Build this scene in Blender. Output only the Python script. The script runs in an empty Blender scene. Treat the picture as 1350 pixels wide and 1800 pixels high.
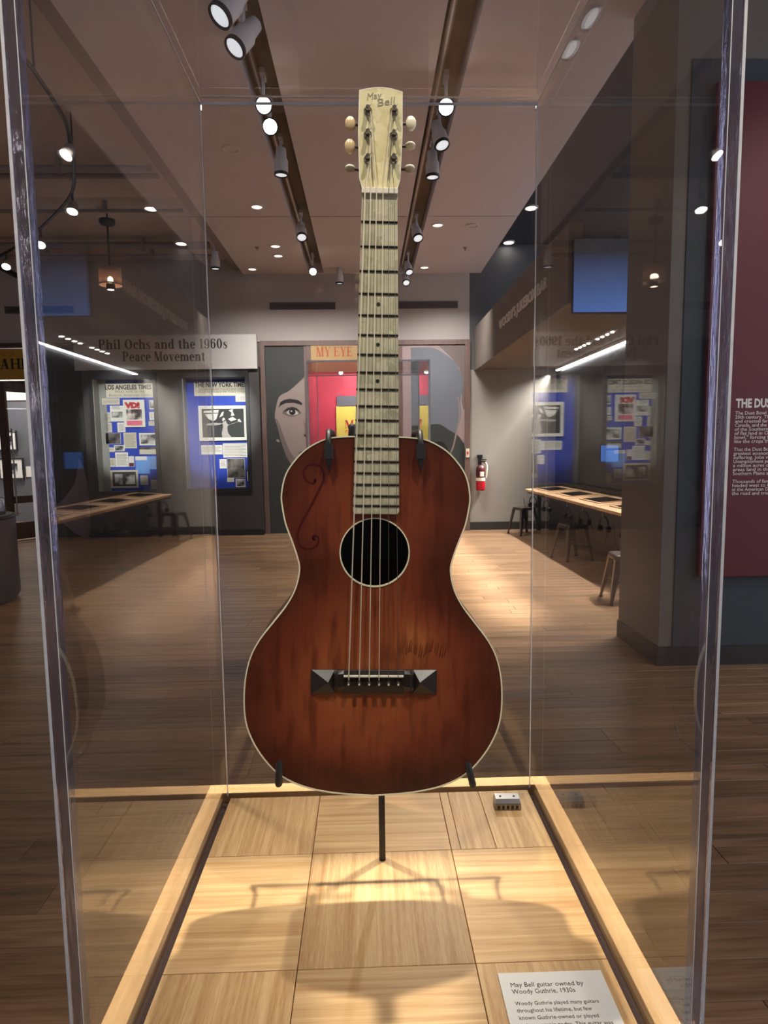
import bpy, bmesh, math, random
from mathutils import Vector, Matrix, Euler, geometry
random.seed(7)
scene = bpy.context.scene
COL = scene.collection
PI = math.pi

# ------------------------------------------------------------------ camera, world, exposure
def set_camera():
    p, y, r = -0.101588, 0.027865, 0.012865
    cp, sp, cy, sy, cr, sr = math.cos(p), math.sin(p), math.cos(y), math.sin(y), math.cos(r), math.sin(r)
    f = Vector((sy*cp, cy*cp, sp)); x = Vector((cy, -sy, 0)); d = f.cross(x)
    right = cr*x + sr*d; down = -sr*x + cr*d
    m = Matrix((right, -down, -f)).transposed().to_4x4()
    m.translation = Vector((-0.016, -0.818, 1.45))
    cam = bpy.data.cameras.new('camera'); o = bpy.data.objects.new('camera', cam)
    cam.sensor_fit = 'VERTICAL'; cam.sensor_height = 36; cam.lens = 1094.97/1800*36
    cam.clip_start = 0.02; cam.clip_end = 60
    o.matrix_world = m; COL.objects.link(o); scene.camera = o
set_camera()
w = bpy.data.worlds.new('world'); scene.world = w; w.use_nodes = True
w.node_tree.nodes['Background'].inputs[0].default_value = (0.54, 0.55, 0.61, 1)
w.node_tree.nodes['Background'].inputs[1].default_value = 1.45
scene.view_settings.view_transform = 'Standard'; scene.view_settings.look = 'None'
scene.view_settings.gamma = 1; scene.view_settings.exposure = 0.75
scene.view_settings.use_curve_mapping = False
scene.cycles.transparent_max_bounces = 40
scene.cycles.max_bounces = 10
scene.cycles.caustics_reflective = False
scene.cycles.caustics_refractive = False
scene.cycles.sample_clamp_indirect = 4

def lamp(name, kind, loc, target, power, color=(1, .9, .78), size=0.1, size_y=None, angle=40, blend=.4, spread=None):
    l = bpy.data.lights.new(name, kind); l.energy = power; l.color = color
    o = bpy.data.objects.new(name, l); COL.objects.link(o); o.location = loc
    if kind == 'SPOT':
        l.spot_size = math.radians(angle); l.spot_blend = blend; l.shadow_soft_size = size
    elif kind == 'AREA':
        l.shape = 'RECTANGLE'; l.size = size; l.size_y = size_y or size
        if spread: l.spread = math.radians(spread)
    else: l.shadow_soft_size = size
    if target is not None:
        d = Vector(target) - Vector(loc)
        o.rotation_euler = d.to_track_quat('-Z', 'Y').to_euler()
    return o
WARM = (1, .91, .78); NEUT = (1, .95, .9); COOL = (.88, .95, 1)
# track spots over and in front of the guitar case
for sx, k in ((-.72, 1), (.70, 1.1)):
    lamp('spot_front', 'SPOT', (sx, -1.35, 4.2), (0, -.05, 1.56), 150*k, WARM, .04, angle=20, blend=.9)
    lamp('spot_overhead', 'SPOT', (sx*.9, .62, 4.2), (0, 0, .9), 350*k, WARM, .045, angle=22, blend=.5)
    lamp('spot_case', 'SPOT', (sx*1.08, 4.5, 4.18), (0, 0, .9), 120*k, WARM, .05, angle=11, blend=.6)
# track spots washing the hall floor
for x, y, e, tx in ((.7, 5.1, 24, 1.0), (-.75, 7.6, 14, -.8), (.7, 7.6, 40, 1.1), (-3.2, 6.2, 9, -3.3)):
    lamp('spot_hall', 'SPOT', (x, y, 4.1), (tx, y+.4, 0), e*3, WARM, .08, angle=75, blend=.8)
# wall strip over the listening tables: lens aimed at the aisle, plus the wider spill
def strip_light(power, spread, wdt, ang):
    l = bpy.data.lights.new('strip_light', 'AREA'); l.energy = power; l.color = (1, .95, .88)
    l.shape = 'RECTANGLE'; l.size = wdt; l.size_y = 5.86; l.spread = math.radians(spread)
    o = bpy.data.objects.new('strip_light', l); COL.objects.link(o)
    o.location = (3.2, 7.1, 2.70)
    o.rotation_euler = (0, math.radians(ang), 0)
    return o
strip_light(105, 80, .03, 35)
strip_light(20, 12, .02, 36)
lamp('niche_light', 'SPOT', (-3.3, 3.4, 4.2), (-4.03, 10.07, 1.9), 1500, (.97, 1, .97), .04, angle=15, blend=.5)  # added spots without a fixture, brighten the kiosk niches
lamp('niche_light', 'SPOT', (-2.4, 3.4, 4.2), (-2.6, 10.07, 1.9), 1300, (.97, 1, .97), .04, angle=15, blend=.5)
lamp('gallery_light', 'AREA', (-6.6, 11.6, 4.0), (-6.3, 12.4, 1.6), 75, NEUT, .8, .8)
lamp('poster_room_light', 'AREA', (-.2, 11.2, 3.2), (-.2, 12.4, 1.6), 34, (1, .92, .9), .8, .5)
lamp('mural_wash', 'AREA', (-1.0, 8.4, 4.0), (-1.0, 10.0, 1.9), 26, NEUT, 2.5, .1, spread=95)  # added soft lamps without a fixture, brighten the portrait murals
lamp('mural_wash', 'AREA', (1.2, 8.6, 4.0), (1.4, 10.0, 1.9), 16, NEUT, .8, .1, spread=95)
lamp('dust_panel_wash', 'SPOT', (2.9, 1.6, 4.1), (2.7, 3.1, 2.0), 45, NEUT, .1, angle=70, blend=.9)

# ------------------------------------------------------------------ materials
def lin(c):
    return tuple((v/255/12.92 if v/255 <= .04045 else ((v/255+.055)/1.055)**2.4) for v in c)
def base_mat(name):
    m = bpy.data.materials.new(name); m.use_nodes = True
    return m, m.node_tree, m.node_tree.nodes['Principled BSDF']
def mat(name, rgb, rough=.6, metal=0, emit=None, estr=1, noise=.12, scale=9, spec=.5, bump=0):
    m, t, b = base_mat(name); c = lin(rgb)
    b.inputs['Roughness'].default_value = rough; b.inputs['Metallic'].default_value = metal
    b.inputs['Specular IOR Level'].default_value = spec
    tc = t.nodes.new('ShaderNodeTexCoord'); n = t.nodes.new('ShaderNodeTexNoise')
    n.inputs['Scale'].default_value = scale; n.inputs['Detail'].default_value = 5
    t.links.new(tc.outputs['Object'], n.inputs['Vector'])
    mx = t.nodes.new('ShaderNodeMix'); mx.data_type = 'RGBA'
    mx.inputs['A'].default_value = (*[v*(1-noise) for v in c], 1); mx.inputs['B'].default_value = (*[min(1, v*(1+noise)) for v in c], 1)
    t.links.new(n.outputs['Fac'], mx.inputs['Factor']); t.links.new(mx.outputs['Result'], b.inputs['Base Color'])
    if emit:
        b.inputs['Emission Color'].default_value = (*lin(emit), 1); b.inputs['Emission Strength'].default_value = estr
    if bump:
        bp = t.nodes.new('ShaderNodeBump'); bp.inputs['Strength'].default_value = bump; bp.inputs['Distance'].default_value = .002
        t.links.new(n.outputs['Fac'], bp.inputs['Height']); t.links.new(bp.outputs['Normal'], b.inputs['Normal'])
    return m
def wood(name, ca, cb, stretch=(1.2, 14, 14), rough=.42, tint=.16, island=False, bands=True, spec=.5, fine=1.0, cathedral=0.0):
    """grain runs along the axis with the small stretch; each piece gets its own offset and tint"""
    m, t, b = base_mat(name); N = t.nodes; L = t.links
    tc = N.new('ShaderNodeTexCoord'); mp = N.new('ShaderNodeVectorMath'); mp.operation = 'MULTIPLY'; mp.inputs[1].default_value = stretch
    add = N.new('ShaderNodeVectorMath'); add.operation = 'ADD'
    if island:
        g = N.new('ShaderNodeNewGeometry'); rnd = g.outputs['Random Per Island']
    else:
        g = N.new('ShaderNodeObjectInfo'); rnd = g.outputs['Random']
    sc = N.new('ShaderNodeMath'); sc.operation = 'MULTIPLY'; sc.inputs[1].default_value = 57
    L.new(rnd, sc.inputs[0])
    cmb = N.new('ShaderNodeCombineXYZ')
    for k in range(3): L.new(sc.outputs[0], cmb.inputs[k])
    L.new(tc.outputs['Object'], mp.inputs[0]); L.new(mp.outputs[0], add.inputs[0]); L.new(cmb.outputs[0], add.inputs[1])
    n1 = N.new('ShaderNodeTexNoise'); n1.inputs['Scale'].default_value = 1.6; n1.inputs['Detail'].default_value = 8; n1.inputs['Distortion'].default_value = .6 + cathedral
    L.new(add.outputs[0], n1.inputs['Vector'])
    sc2 = N.new('ShaderNodeVectorMath'); sc2.operation = 'MULTIPLY'; sc2.inputs[1].default_value = (2.2*fine, 5*fine, 5*fine); L.new(add.outputs[0], sc2.inputs[0])
    n2 = N.new('ShaderNodeTexNoise'); n2.inputs['Scale'].default_value = 2.2; n2.inputs['Detail'].default_value = 3
    L.new(sc2.outputs[0], n2.inputs['Vector'])
    s = N.new('ShaderNodeMath'); s.operation = 'MULTIPLY_ADD'; s.inputs[1].default_value = .35
    L.new(n2.outputs['Fac'], s.inputs[0]); 
    k1 = N.new('ShaderNodeMath'); k1.operation = 'MULTIPLY'; k1.inputs[1].default_value = .65; L.new(n1.outputs['Fac'], k1.inputs[0]); L.new(k1.outputs[0], s.inputs[2])
    r = N.new('ShaderNodeValToRGB'); r.color_ramp.elements[0].position = .34; r.color_ramp.elements[1].position = .66
    r.color_ramp.elements[0].color = (*lin(cb), 1); r.color_ramp.elements[1].color = (*lin(ca), 1)
    L.new(s.outputs[0], r.inputs[0])
    hv = N.new('ShaderNodeHueSaturation'); mr = N.new('ShaderNodeMapRange')
    mr.inputs['To Min'].default_value = 1-tint; mr.inputs['To Max'].default_value = 1+tint
    L.new(rnd, mr.inputs['Value']); L.new(mr.outputs[0], hv.inputs['Value']); L.new(r.outputs[0], hv.inputs['Color'])
    L.new(hv.outputs[0], b.inputs['Base Color'])
    b.inputs['Roughness'].default_value = rough; b.inputs['Specular IOR Level'].default_value = spec
    return m
def pane_mat(name, tint=(1, 1, 1), rough=0.0):
    """sheet acrylic: clear straight through, mirror by true dielectric Fresnel on both faces"""
    m, t, b = base_mat(name); N = t.nodes; L = t.links; N.remove(b)
    out = N['Material Output']
    g = N.new('ShaderNodeNewGeometry')
    dt = N.new('ShaderNodeVectorMath'); dt.operation = 'DOT_PRODUCT'; L.new(g.outputs['Normal'], dt.inputs[0]); L.new(g.outputs['Incoming'], dt.inputs[1])
    def mth(op, a, b_=None):
        n = N.new('ShaderNodeMath'); n.operation = op
        for k, v in enumerate((a, b_)):
            if v is None: continue
            if isinstance(v, (int, float)): n.inputs[k].default_value = v
            else: L.new(v, n.inputs[k])
        return n.outputs[0]
    c = mth('ABSOLUTE', dt.outputs['Value']); gg = mth('SQRT', mth('ADD', mth('MULTIPLY', c, c), 1.58**2-1))
    dif, sm = mth('SUBTRACT', gg, c), mth('ADD', gg, c)
    A = mth('POWER', mth('DIVIDE', dif, sm), 2)
    B = mth('POWER', mth('DIVIDE', mth('SUBTRACT', mth('MULTIPLY', c, sm), 1), mth('ADD', mth('MULTIPLY', c, dif), 1)), 2)
    fres = mth('MULTIPLY', mth('MULTIPLY', A, .5), mth('ADD', B, 1))
    tr = N.new('ShaderNodeBsdfTransparent'); tr.inputs[0].default_value = (*tint, 1)
    gl = N.new('ShaderNodeBsdfGlossy'); gl.inputs['Roughness'].default_value = rough
    mx = N.new('ShaderNodeMixShader')
    L.new(fres, mx.inputs[0]); L.new(tr.outputs[0], mx.inputs[1]); L.new(gl.outputs[0], mx.inputs[2])
    L.new(mx.outputs[0], out.inputs['Surface'])
    return m
def edge_mat(name):
    m, t, b = base_mat(name); N = t.nodes; L = t.links; N.remove(b)
    out = N['Material Output']
    tc = N.new('ShaderNodeTexCoord'); mp = N.new('ShaderNodeVectorMath'); mp.operation = 'MULTIPLY'; mp.inputs[1].default_value = (260, 260, 42)
    L.new(tc.outputs['Object'], mp.inputs[0])
    n = N.new('ShaderNodeTexNoise'); n.inputs['Scale'].default_value = 1; n.inputs['Detail'].default_value = 4
    L.new(mp.outputs[0], n.inputs['Vector'])
    bp = N.new('ShaderNodeBump'); bp.inputs['Strength'].default_value = .35; bp.inputs['Distance'].default_value = .002
    L.new(n.outputs['Fac'], bp.inputs['Height'])
    g = N.new('ShaderNodeBsdfGlass'); g.inputs['IOR'].default_value = 1.49; g.inputs['Roughness'].default_value = .06
    g.inputs['Color'].default_value = (.80, .79, .90, 1); L.new(bp.outputs[0], g.inputs['Normal'])
    d = N.new('ShaderNodeBsdfDiffuse'); d.inputs[0].default_value = (.55, .54, .62, 1)
    mx = N.new('ShaderNodeMixShader'); mx.inputs[0].default_value = .07
    L.new(g.outputs[0], mx.inputs[1]); L.new(d.outputs[0], mx.inputs[2]); L.new(mx.outputs[0], out.inputs['Surface'])
    return m
def photo_mat(name, dark=(25, 25, 25), light=(215, 215, 205), scale=5):
    m, t, b = base_mat(name); N = t.nodes; L = t.links
    tc = N.new('ShaderNodeTexCoord'); n = N.new('ShaderNodeTexNoise'); n.inputs['Scale'].default_value = scale; n.inputs['Detail'].default_value = 4
    L.new(tc.outputs['Object'], n.inputs['Vector'])
    r = N.new('ShaderNodeValToRGB'); r.color_ramp.elements[0].position = .42; r.color_ramp.elements[1].position = .6
    r.color_ramp.elements[0].color = (*lin(dark), 1); r.color_ramp.elements[1].color = (*lin(light), 1)
    L.new(n.outputs['Fac'], r.inputs[0]); L.new(r.outputs[0], b.inputs['Base Color']); b.inputs['Roughness'].default_value = .5
    return m

def added_blue_grad():  # emission of an added panel, blue fading to grey upwards
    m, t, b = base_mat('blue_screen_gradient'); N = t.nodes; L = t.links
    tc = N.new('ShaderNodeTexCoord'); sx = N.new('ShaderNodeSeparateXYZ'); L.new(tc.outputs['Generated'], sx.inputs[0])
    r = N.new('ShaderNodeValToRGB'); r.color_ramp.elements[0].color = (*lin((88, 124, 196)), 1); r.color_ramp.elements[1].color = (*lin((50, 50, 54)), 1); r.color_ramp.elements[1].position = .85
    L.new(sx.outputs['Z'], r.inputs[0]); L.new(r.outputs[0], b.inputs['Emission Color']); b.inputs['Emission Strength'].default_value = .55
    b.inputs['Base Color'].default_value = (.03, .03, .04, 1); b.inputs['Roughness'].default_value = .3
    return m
def mesh_mat(name):
    m, t, b = base_mat(name); N = t.nodes; L = t.links
    b.inputs['Base Color'].default_value = (*lin((196, 146, 116)), 1); b.inputs['Roughness'].default_value = .5; b.inputs['Metallic'].default_value = .4
    tr = N.new('ShaderNodeBsdfTransparent'); mx = N.new('ShaderNodeMixShader'); mx.inputs[0].default_value = .55
    L.new(tr.outputs[0], mx.inputs[1]); L.new(b.outputs[0], mx.inputs[2]); L.new(mx.outputs[0], N['Material Output'].inputs['Surface'])
    return m
M = {}
M['ceil'] = mat('ceiling_paint', (206, 196, 198), .9, noise=.03)
M['slot'] = mat('slot_paint', (112, 100, 86), .8)
M['seam'] = mat('seam_dark', (40, 34, 34), .9)
M['upper'] = mat('upper_ceiling_paint', (184, 168, 160), .9)
M['black_ceil'] = mat('black_ceiling', (38, 40, 44), .9)
M['wall'] = mat('wall_paint', (176, 168, 164), .85, noise=.04)
M['grey'] = mat('grey_wall_paint', (150, 145, 138), .8, noise=.04)
M['pier'] = mat('pier_paint', (116, 109, 101), .75, noise=.05)
M['shaft'] = mat('ceiling_shaft_paint', (84, 84, 88), .85)
M['skirt'] = mat('skirting', (46, 43, 41), .55)
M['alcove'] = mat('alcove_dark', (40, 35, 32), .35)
M['soffit'] = mat('soffit_paint', (122, 112, 104), .8)
M['plank'] = wood('oak_plank', (164, 130, 98), (108, 82, 58), (1.1, 16, 16), .34, .17)
M['plank_field'] = wood('oak_plank_field', (164, 130, 98), (108, 82, 58), (1.1, 16, 16), .34, .17, island=True)
M['underfloor'] = mat('underfloor', (70, 52, 38), .7)
M['tile_x'] = wood('oak_tile_cross', (232, 196, 142), (192, 146, 92), (2.0, 80, 80), .4, .07, fine=2.2)
M['tile_y'] = wood('oak_tile_long', (232, 196, 142), (188, 142, 88), (80, 2.0, 80), .4, .07, fine=2.2)
M['rim'] = wood('oak_rim', (214, 176, 124), (188, 146, 96), (30, 2.5, 30), .45, .05)
M['rim_x'] = wood('oak_rim_cross', (214, 176, 124), (188, 146, 96), (2.5, 30, 30), .45, .05)
M['groove'] = mat('groove_dark', (58, 38, 34), .7)
M['acrylic'] = pane_mat('clear_acrylic')
M['glass'] = pane_mat('door_glass')
M['edge'] = edge_mat('polished_acrylic_edge')
M['frost'] = mat('frosted_edge_line', (236, 234, 244), .3, noise=.35, scale=60)
M['cream'] = mat('cream_binding', (250, 240, 204), .35)
M['steel'] = mat('brushed_steel', (150, 146, 140), .3, 1)
M['gunmetal'] = mat('galvanised_steel', (118, 110, 102), .34, 1)
M['black'] = mat('black_enamel', (22, 21, 22), .45)
M['rubber'] = mat('black_rubber', (30, 29, 31), .6)
M['ebony'] = mat('dark_ebonised_wood', (38, 31, 28), .32, noise=.25, scale=60)
M['dark_side'] = mat('dark_mahogany', (56, 26, 14), .3)
M['inner'] = mat('bare_inner_wood', (44, 28, 18), .8)  # shade inside the body put into this dark colour
M['brass_string'] = mat('bronze_string', (250, 232, 204), .38, .35)
M['plain_string'] = mat('plain_steel_string', (120, 108, 102), .35, .6)
M['fret'] = mat('fret_wire', (44, 38, 32), .4, .6)
M['ivory'] = mat('ivoroid_button', (236, 226, 196), .3)
M['amber'] = mat('amber_button', (214, 186, 138), .3)
M['bone'] = mat('bone', (240, 234, 214), .35)
M['print_grey'] = mat('logo_grey', (160, 152, 126), .5)
M['ink'] = mat('black_ink', (28, 27, 28), .6)
M['red_ink'] = mat('red_ink', (186, 40, 48), .6)
M['paper'] = mat('white_paper', (226, 224, 214), .7, noise=.04)
M['cream_paper'] = mat('cream_paper', (206, 198, 178), .7, noise=.06)
M['text_grey'] = mat('text_grey', (120, 116, 110), .7)
M['card'] = mat('label_card', (238, 237, 232), .5, noise=.02)
M['blue'] = mat('royal_blue_board', (28, 62, 176), .6)
M['light_blue'] = mat('light_blue_paper', (110, 160, 226), .6)
M['header'] = mat('header_panel', (186, 182, 178), .6, noise=.03)
M['kiosk'] = mat('kiosk_charcoal', (58, 55, 53), .5)
M['niche'] = mat('niche_side_grey', (142, 144, 136), .6)
M['brownwood'] = wood('dark_door_wood', (84, 56, 40), (52, 34, 26), (14, 14, 1.4), .4, .05)
M['trimwood'] = wood('trim_wood', (112, 90, 82), (86, 68, 62), (14, 14, 1.4), .5, .05)
M['yellow'] = mat('ochre_sign', (178, 138, 40), .6)
M['ochre2'] = mat('tan_sign', (168, 138, 92), .6)
M['orange_ink'] = mat('orange_ink', (168, 78, 40), .6)
M['gal_wall'] = mat('gallery_grey_wall', (92, 93, 96), .8)
M['gal_white'] = mat('gallery_white', (214, 210, 200), .8)
M['red_wall'] = mat('red_poster_wall', (206, 62, 84), .6)
M['dust_red'] = mat('dark_red_panel', (92, 20, 33), .6, noise=.06)
M['slate'] = mat('slate_wall', (64, 70, 76), .8)
M['white_ink'] = mat('white_ink', (232, 226, 222), .6)
M['pale_ink'] = mat('pale_lettering', (196, 190, 182), .6)
M['lamp_body'] = mat('lamp_grey', (214, 214, 218), .45)
M['lens'] = mat('lens_dim', (225, 228, 230), .3, emit=(240, 245, 250), estr=.55)
M['lens_on'] = mat('lens_lit', (255, 250, 240), .3, emit=(255, 246, 232), estr=14)
M['can_on'] = mat('downlight_lit', (255, 250, 240), .3, emit=(255, 240, 225), estr=1.6)
M['can_off'] = mat('downlight_trim', (206, 196, 190), .5)
M['strip_on'] = mat('strip_lens_lit', (255, 255, 255), .3, emit=(250, 252, 255), estr=9)
M['mesh_shade'] = mesh_mat('copper_mesh_shade')
M['screen_blue'] = mat('blue_screen', (20, 30, 60), .25, emit=(92, 134, 214), estr=.45, noise=0)  # glow of the small added blue panel
M['screen_grad'] = added_blue_grad()
M['screen_dark'] = mat('dark_tablet_glass', (20, 16, 18), .12)
M['copper'] = mat('copper_mesh', (186, 128, 96), .5, .3, emit=(200, 130, 90), estr=.35)
M['bulb'] = mat('bulb_lit', (255, 240, 210), .3, emit=(255, 226, 180), estr=8)
M['pipe'] = mat('painted_conduit', (138, 124, 118), .6)
M['vent'] = mat('vent_grey', (96, 88, 88), .6)
M['ext_red'] = mat('extinguisher_red', (176, 24, 36), .3)
M['ext_dark'] = mat('extinguisher_band', (70, 22, 24), .35)
M['label_white'] = mat('label_white', (214, 208, 186), .5)
M['table_wood'] = wood('table_oak', (212, 176, 138), (184, 146, 108), (18, 2, 18), .4, .06)
M['skin'] = mat('mural_skin', (136, 122, 116), .6, noise=.08, scale=2)
M['skin_shade'] = mat('mural_skin_grey', (104, 92, 90), .6, scale=2)
M['mural_dark'] = mat('mural_dark', (44, 47, 45), .6, noise=.2, scale=2)
M['mural_black'] = mat('mural_black', (20, 19, 20), .5)
M['mural_slate'] = mat('mural_slate', (98, 103, 112), .6, noise=.15, scale=2)
M['mural_pink'] = mat('mural_pink', (150, 132, 132), .6, noise=.25, scale=3)
M['mural_pale'] = mat('mural_pale', (124, 112, 116), .6)
M['eye_white'] = mat('mural_eye_white', (176, 170, 164), .6)
M['photo'] = photo_mat('photo_print')
M['photo_dark'] = photo_mat('photo_print_dark', (22, 20, 20), (120, 112, 104), 4)
M['photo_red'] = photo_mat('poster_print', (60, 40, 40), (228, 216, 206), 6)
M['drum'] = mat('drum_dark_grey', (74, 68, 68), .45)
M['silver'] = mat('silver_plate', (196, 196, 196), .3, .6)
M['pink_print'] = mat('pink_print', (226, 110, 130), .6)

def pearl(name, ca, cb):
    m, t, b = base_mat(name); N = t.nodes; L = t.links
    tc = N.new('ShaderNodeTexCoord'); v = N.new('ShaderNodeTexVoronoi'); v.inputs['Scale'].default_value = 62
    n = N.new('ShaderNodeTexNoise'); n.inputs['Scale'].default_value = 30; n.inputs['Detail'].default_value = 4; n.inputs['Distortion'].default_value = 2.5
    L.new(tc.outputs['Object'], n.inputs['Vector'])
    ad = N.new('ShaderNodeMix'); ad.data_type = 'VECTOR'; ad.inputs['Factor'].default_value = .03
    L.new(tc.outputs['Object'], ad.inputs['A']); L.new(n.outputs['Color'], ad.inputs['B']); L.new(ad.outputs['Result'], v.inputs['Vector'])
    mth = N.new('ShaderNodeMath'); mth.operation = 'MULTIPLY_ADD'; mth.inputs[1].default_value = .55
    L.new(v.outputs['Color'], mth.inputs[0]); 
    k = N.new('ShaderNodeMath'); k.operation = 'MULTIPLY'; k.inputs[1].default_value = .5; L.new(n.outputs['Fac'], k.inputs[0]); L.new(k.outputs[0], mth.inputs[2])
    r = N.new('ShaderNodeValToRGB'); r.color_ramp.elements[0].position = .2; r.color_ramp.elements[1].position = .75
    r.color_ramp.elements[0].color = (*lin(cb), 1); r.color_ramp.elements[1].color = (*lin(ca), 1)
    L.new(mth.outputs[0], r.inputs[0]); L.new(r.outputs[0], b.inputs['Base Color']); b.inputs['Roughness'].default_value = .28
    return m
M['pearl'] = pearl('pearloid_fingerboard', (222, 216, 184), (170, 166, 134))
M['pearl_head'] = pearl('pearloid_headstock', (244, 234, 186), (214, 200, 144))

def soundboard_mat():
    """spruce with a sunburst: 'edge' (distance to the outline) drives the stain, grain runs along local Z"""
    m, t, b = base_mat('sunburst_soundboard'); N = t.nodes; L = t.links
    at = N.new('ShaderNodeAttribute'); at.attribute_name = 'edge'
    tc = N.new('ShaderNodeTexCoord')
    mp = N.new('ShaderNodeVectorMath'); mp.operation = 'MULTIPLY'; mp.inputs[1].default_value = (260, 20, 9); L.new(tc.outputs['Object'], mp.inputs[0])
    gr = N.new('ShaderNodeTexNoise'); gr.inputs['Scale'].default_value = 1; gr.inputs['Detail'].default_value = 6; L.new(mp.outputs[0], gr.inputs['Vector'])
    cl = N.new('ShaderNodeTexNoise'); cl.inputs['Scale'].default_value = 13; cl.inputs['Detail'].default_value = 5; cl.inputs['Distortion'].default_value = .7
    L.new(tc.outputs['Object'], cl.inputs['Vector'])
    s1 = N.new('ShaderNodeMath'); s1.operation = 'MULTIPLY_ADD'; s1.inputs[1].default_value = .34; L.new(cl.outputs['Fac'], s1.inputs[0]); L.new(at.outputs['Fac'], s1.inputs[2])
    s2 = N.new('ShaderNodeMath'); s2.operation = 'MULTIPLY_ADD'; s2.inputs[1].default_value = .16; L.new(gr.outputs['Fac'], s2.inputs[0]); L.new(s1.outputs[0], s2.inputs[2])
    r = N.new('ShaderNodeValToRGB'); e = r.color_ramp.elements
    e[0].position = .22; e[0].color = (*lin((56, 24, 15)), 1); e[1].position = 1.0; e[1].color = (*lin((184, 108, 60)), 1)
    x = e.new(.5); x.color = (*lin((118, 54, 33)), 1); x = e.new(.78); x.color = (*lin((148, 76, 42)), 1)
    L.new(s2.outputs[0], r.inputs[0])
    # streaks and wear: darker stain drips and fine scratches
    mp2 = N.new('ShaderNodeVectorMath'); mp2.operation = 'MULTIPLY'; mp2.inputs[1].default_value = (70, 10, 14); L.new(tc.outputs['Object'], mp2.inputs[0])
    st = N.new('ShaderNodeTexNoise'); st.inputs['Scale'].default_value = 1; st.inputs['Detail'].default_value = 3; L.new(mp2.outputs[0], st.inputs['Vector'])
    rr = N.new('ShaderNodeMapRange'); rr.inputs['From Min'].default_value = .50; rr.inputs['From Max'].default_value = .68
    rr.inputs['To Min'].default_value = 0; rr.inputs['To Max'].default_value = .62; L.new(st.outputs['Fac'], rr.inputs['Value'])
    mx = N.new('ShaderNodeMix'); mx.data_type = 'RGBA'; mx.blend_type = 'MIX'; mx.inputs['B'].default_value = (*lin((74, 26, 12)), 1)
    L.new(rr.outputs[0], mx.inputs['Factor']); L.new(r.outputs[0], mx.inputs['A']); L.new(mx.outputs['Result'], b.inputs['Base Color'])
    b.inputs['Roughness'].default_value = .34; b.inputs['Specular IOR Level'].default_value = .5
    bp = N.new('ShaderNodeBump'); bp.inputs['Strength'].default_value = .12; bp.inputs['Distance'].default_value = .001
    L.new(gr.outputs['Fac'], bp.inputs['Height']); L.new(bp.outputs[0], b.inputs['Normal'])
    return m
M['top'] = soundboard_mat()

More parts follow.
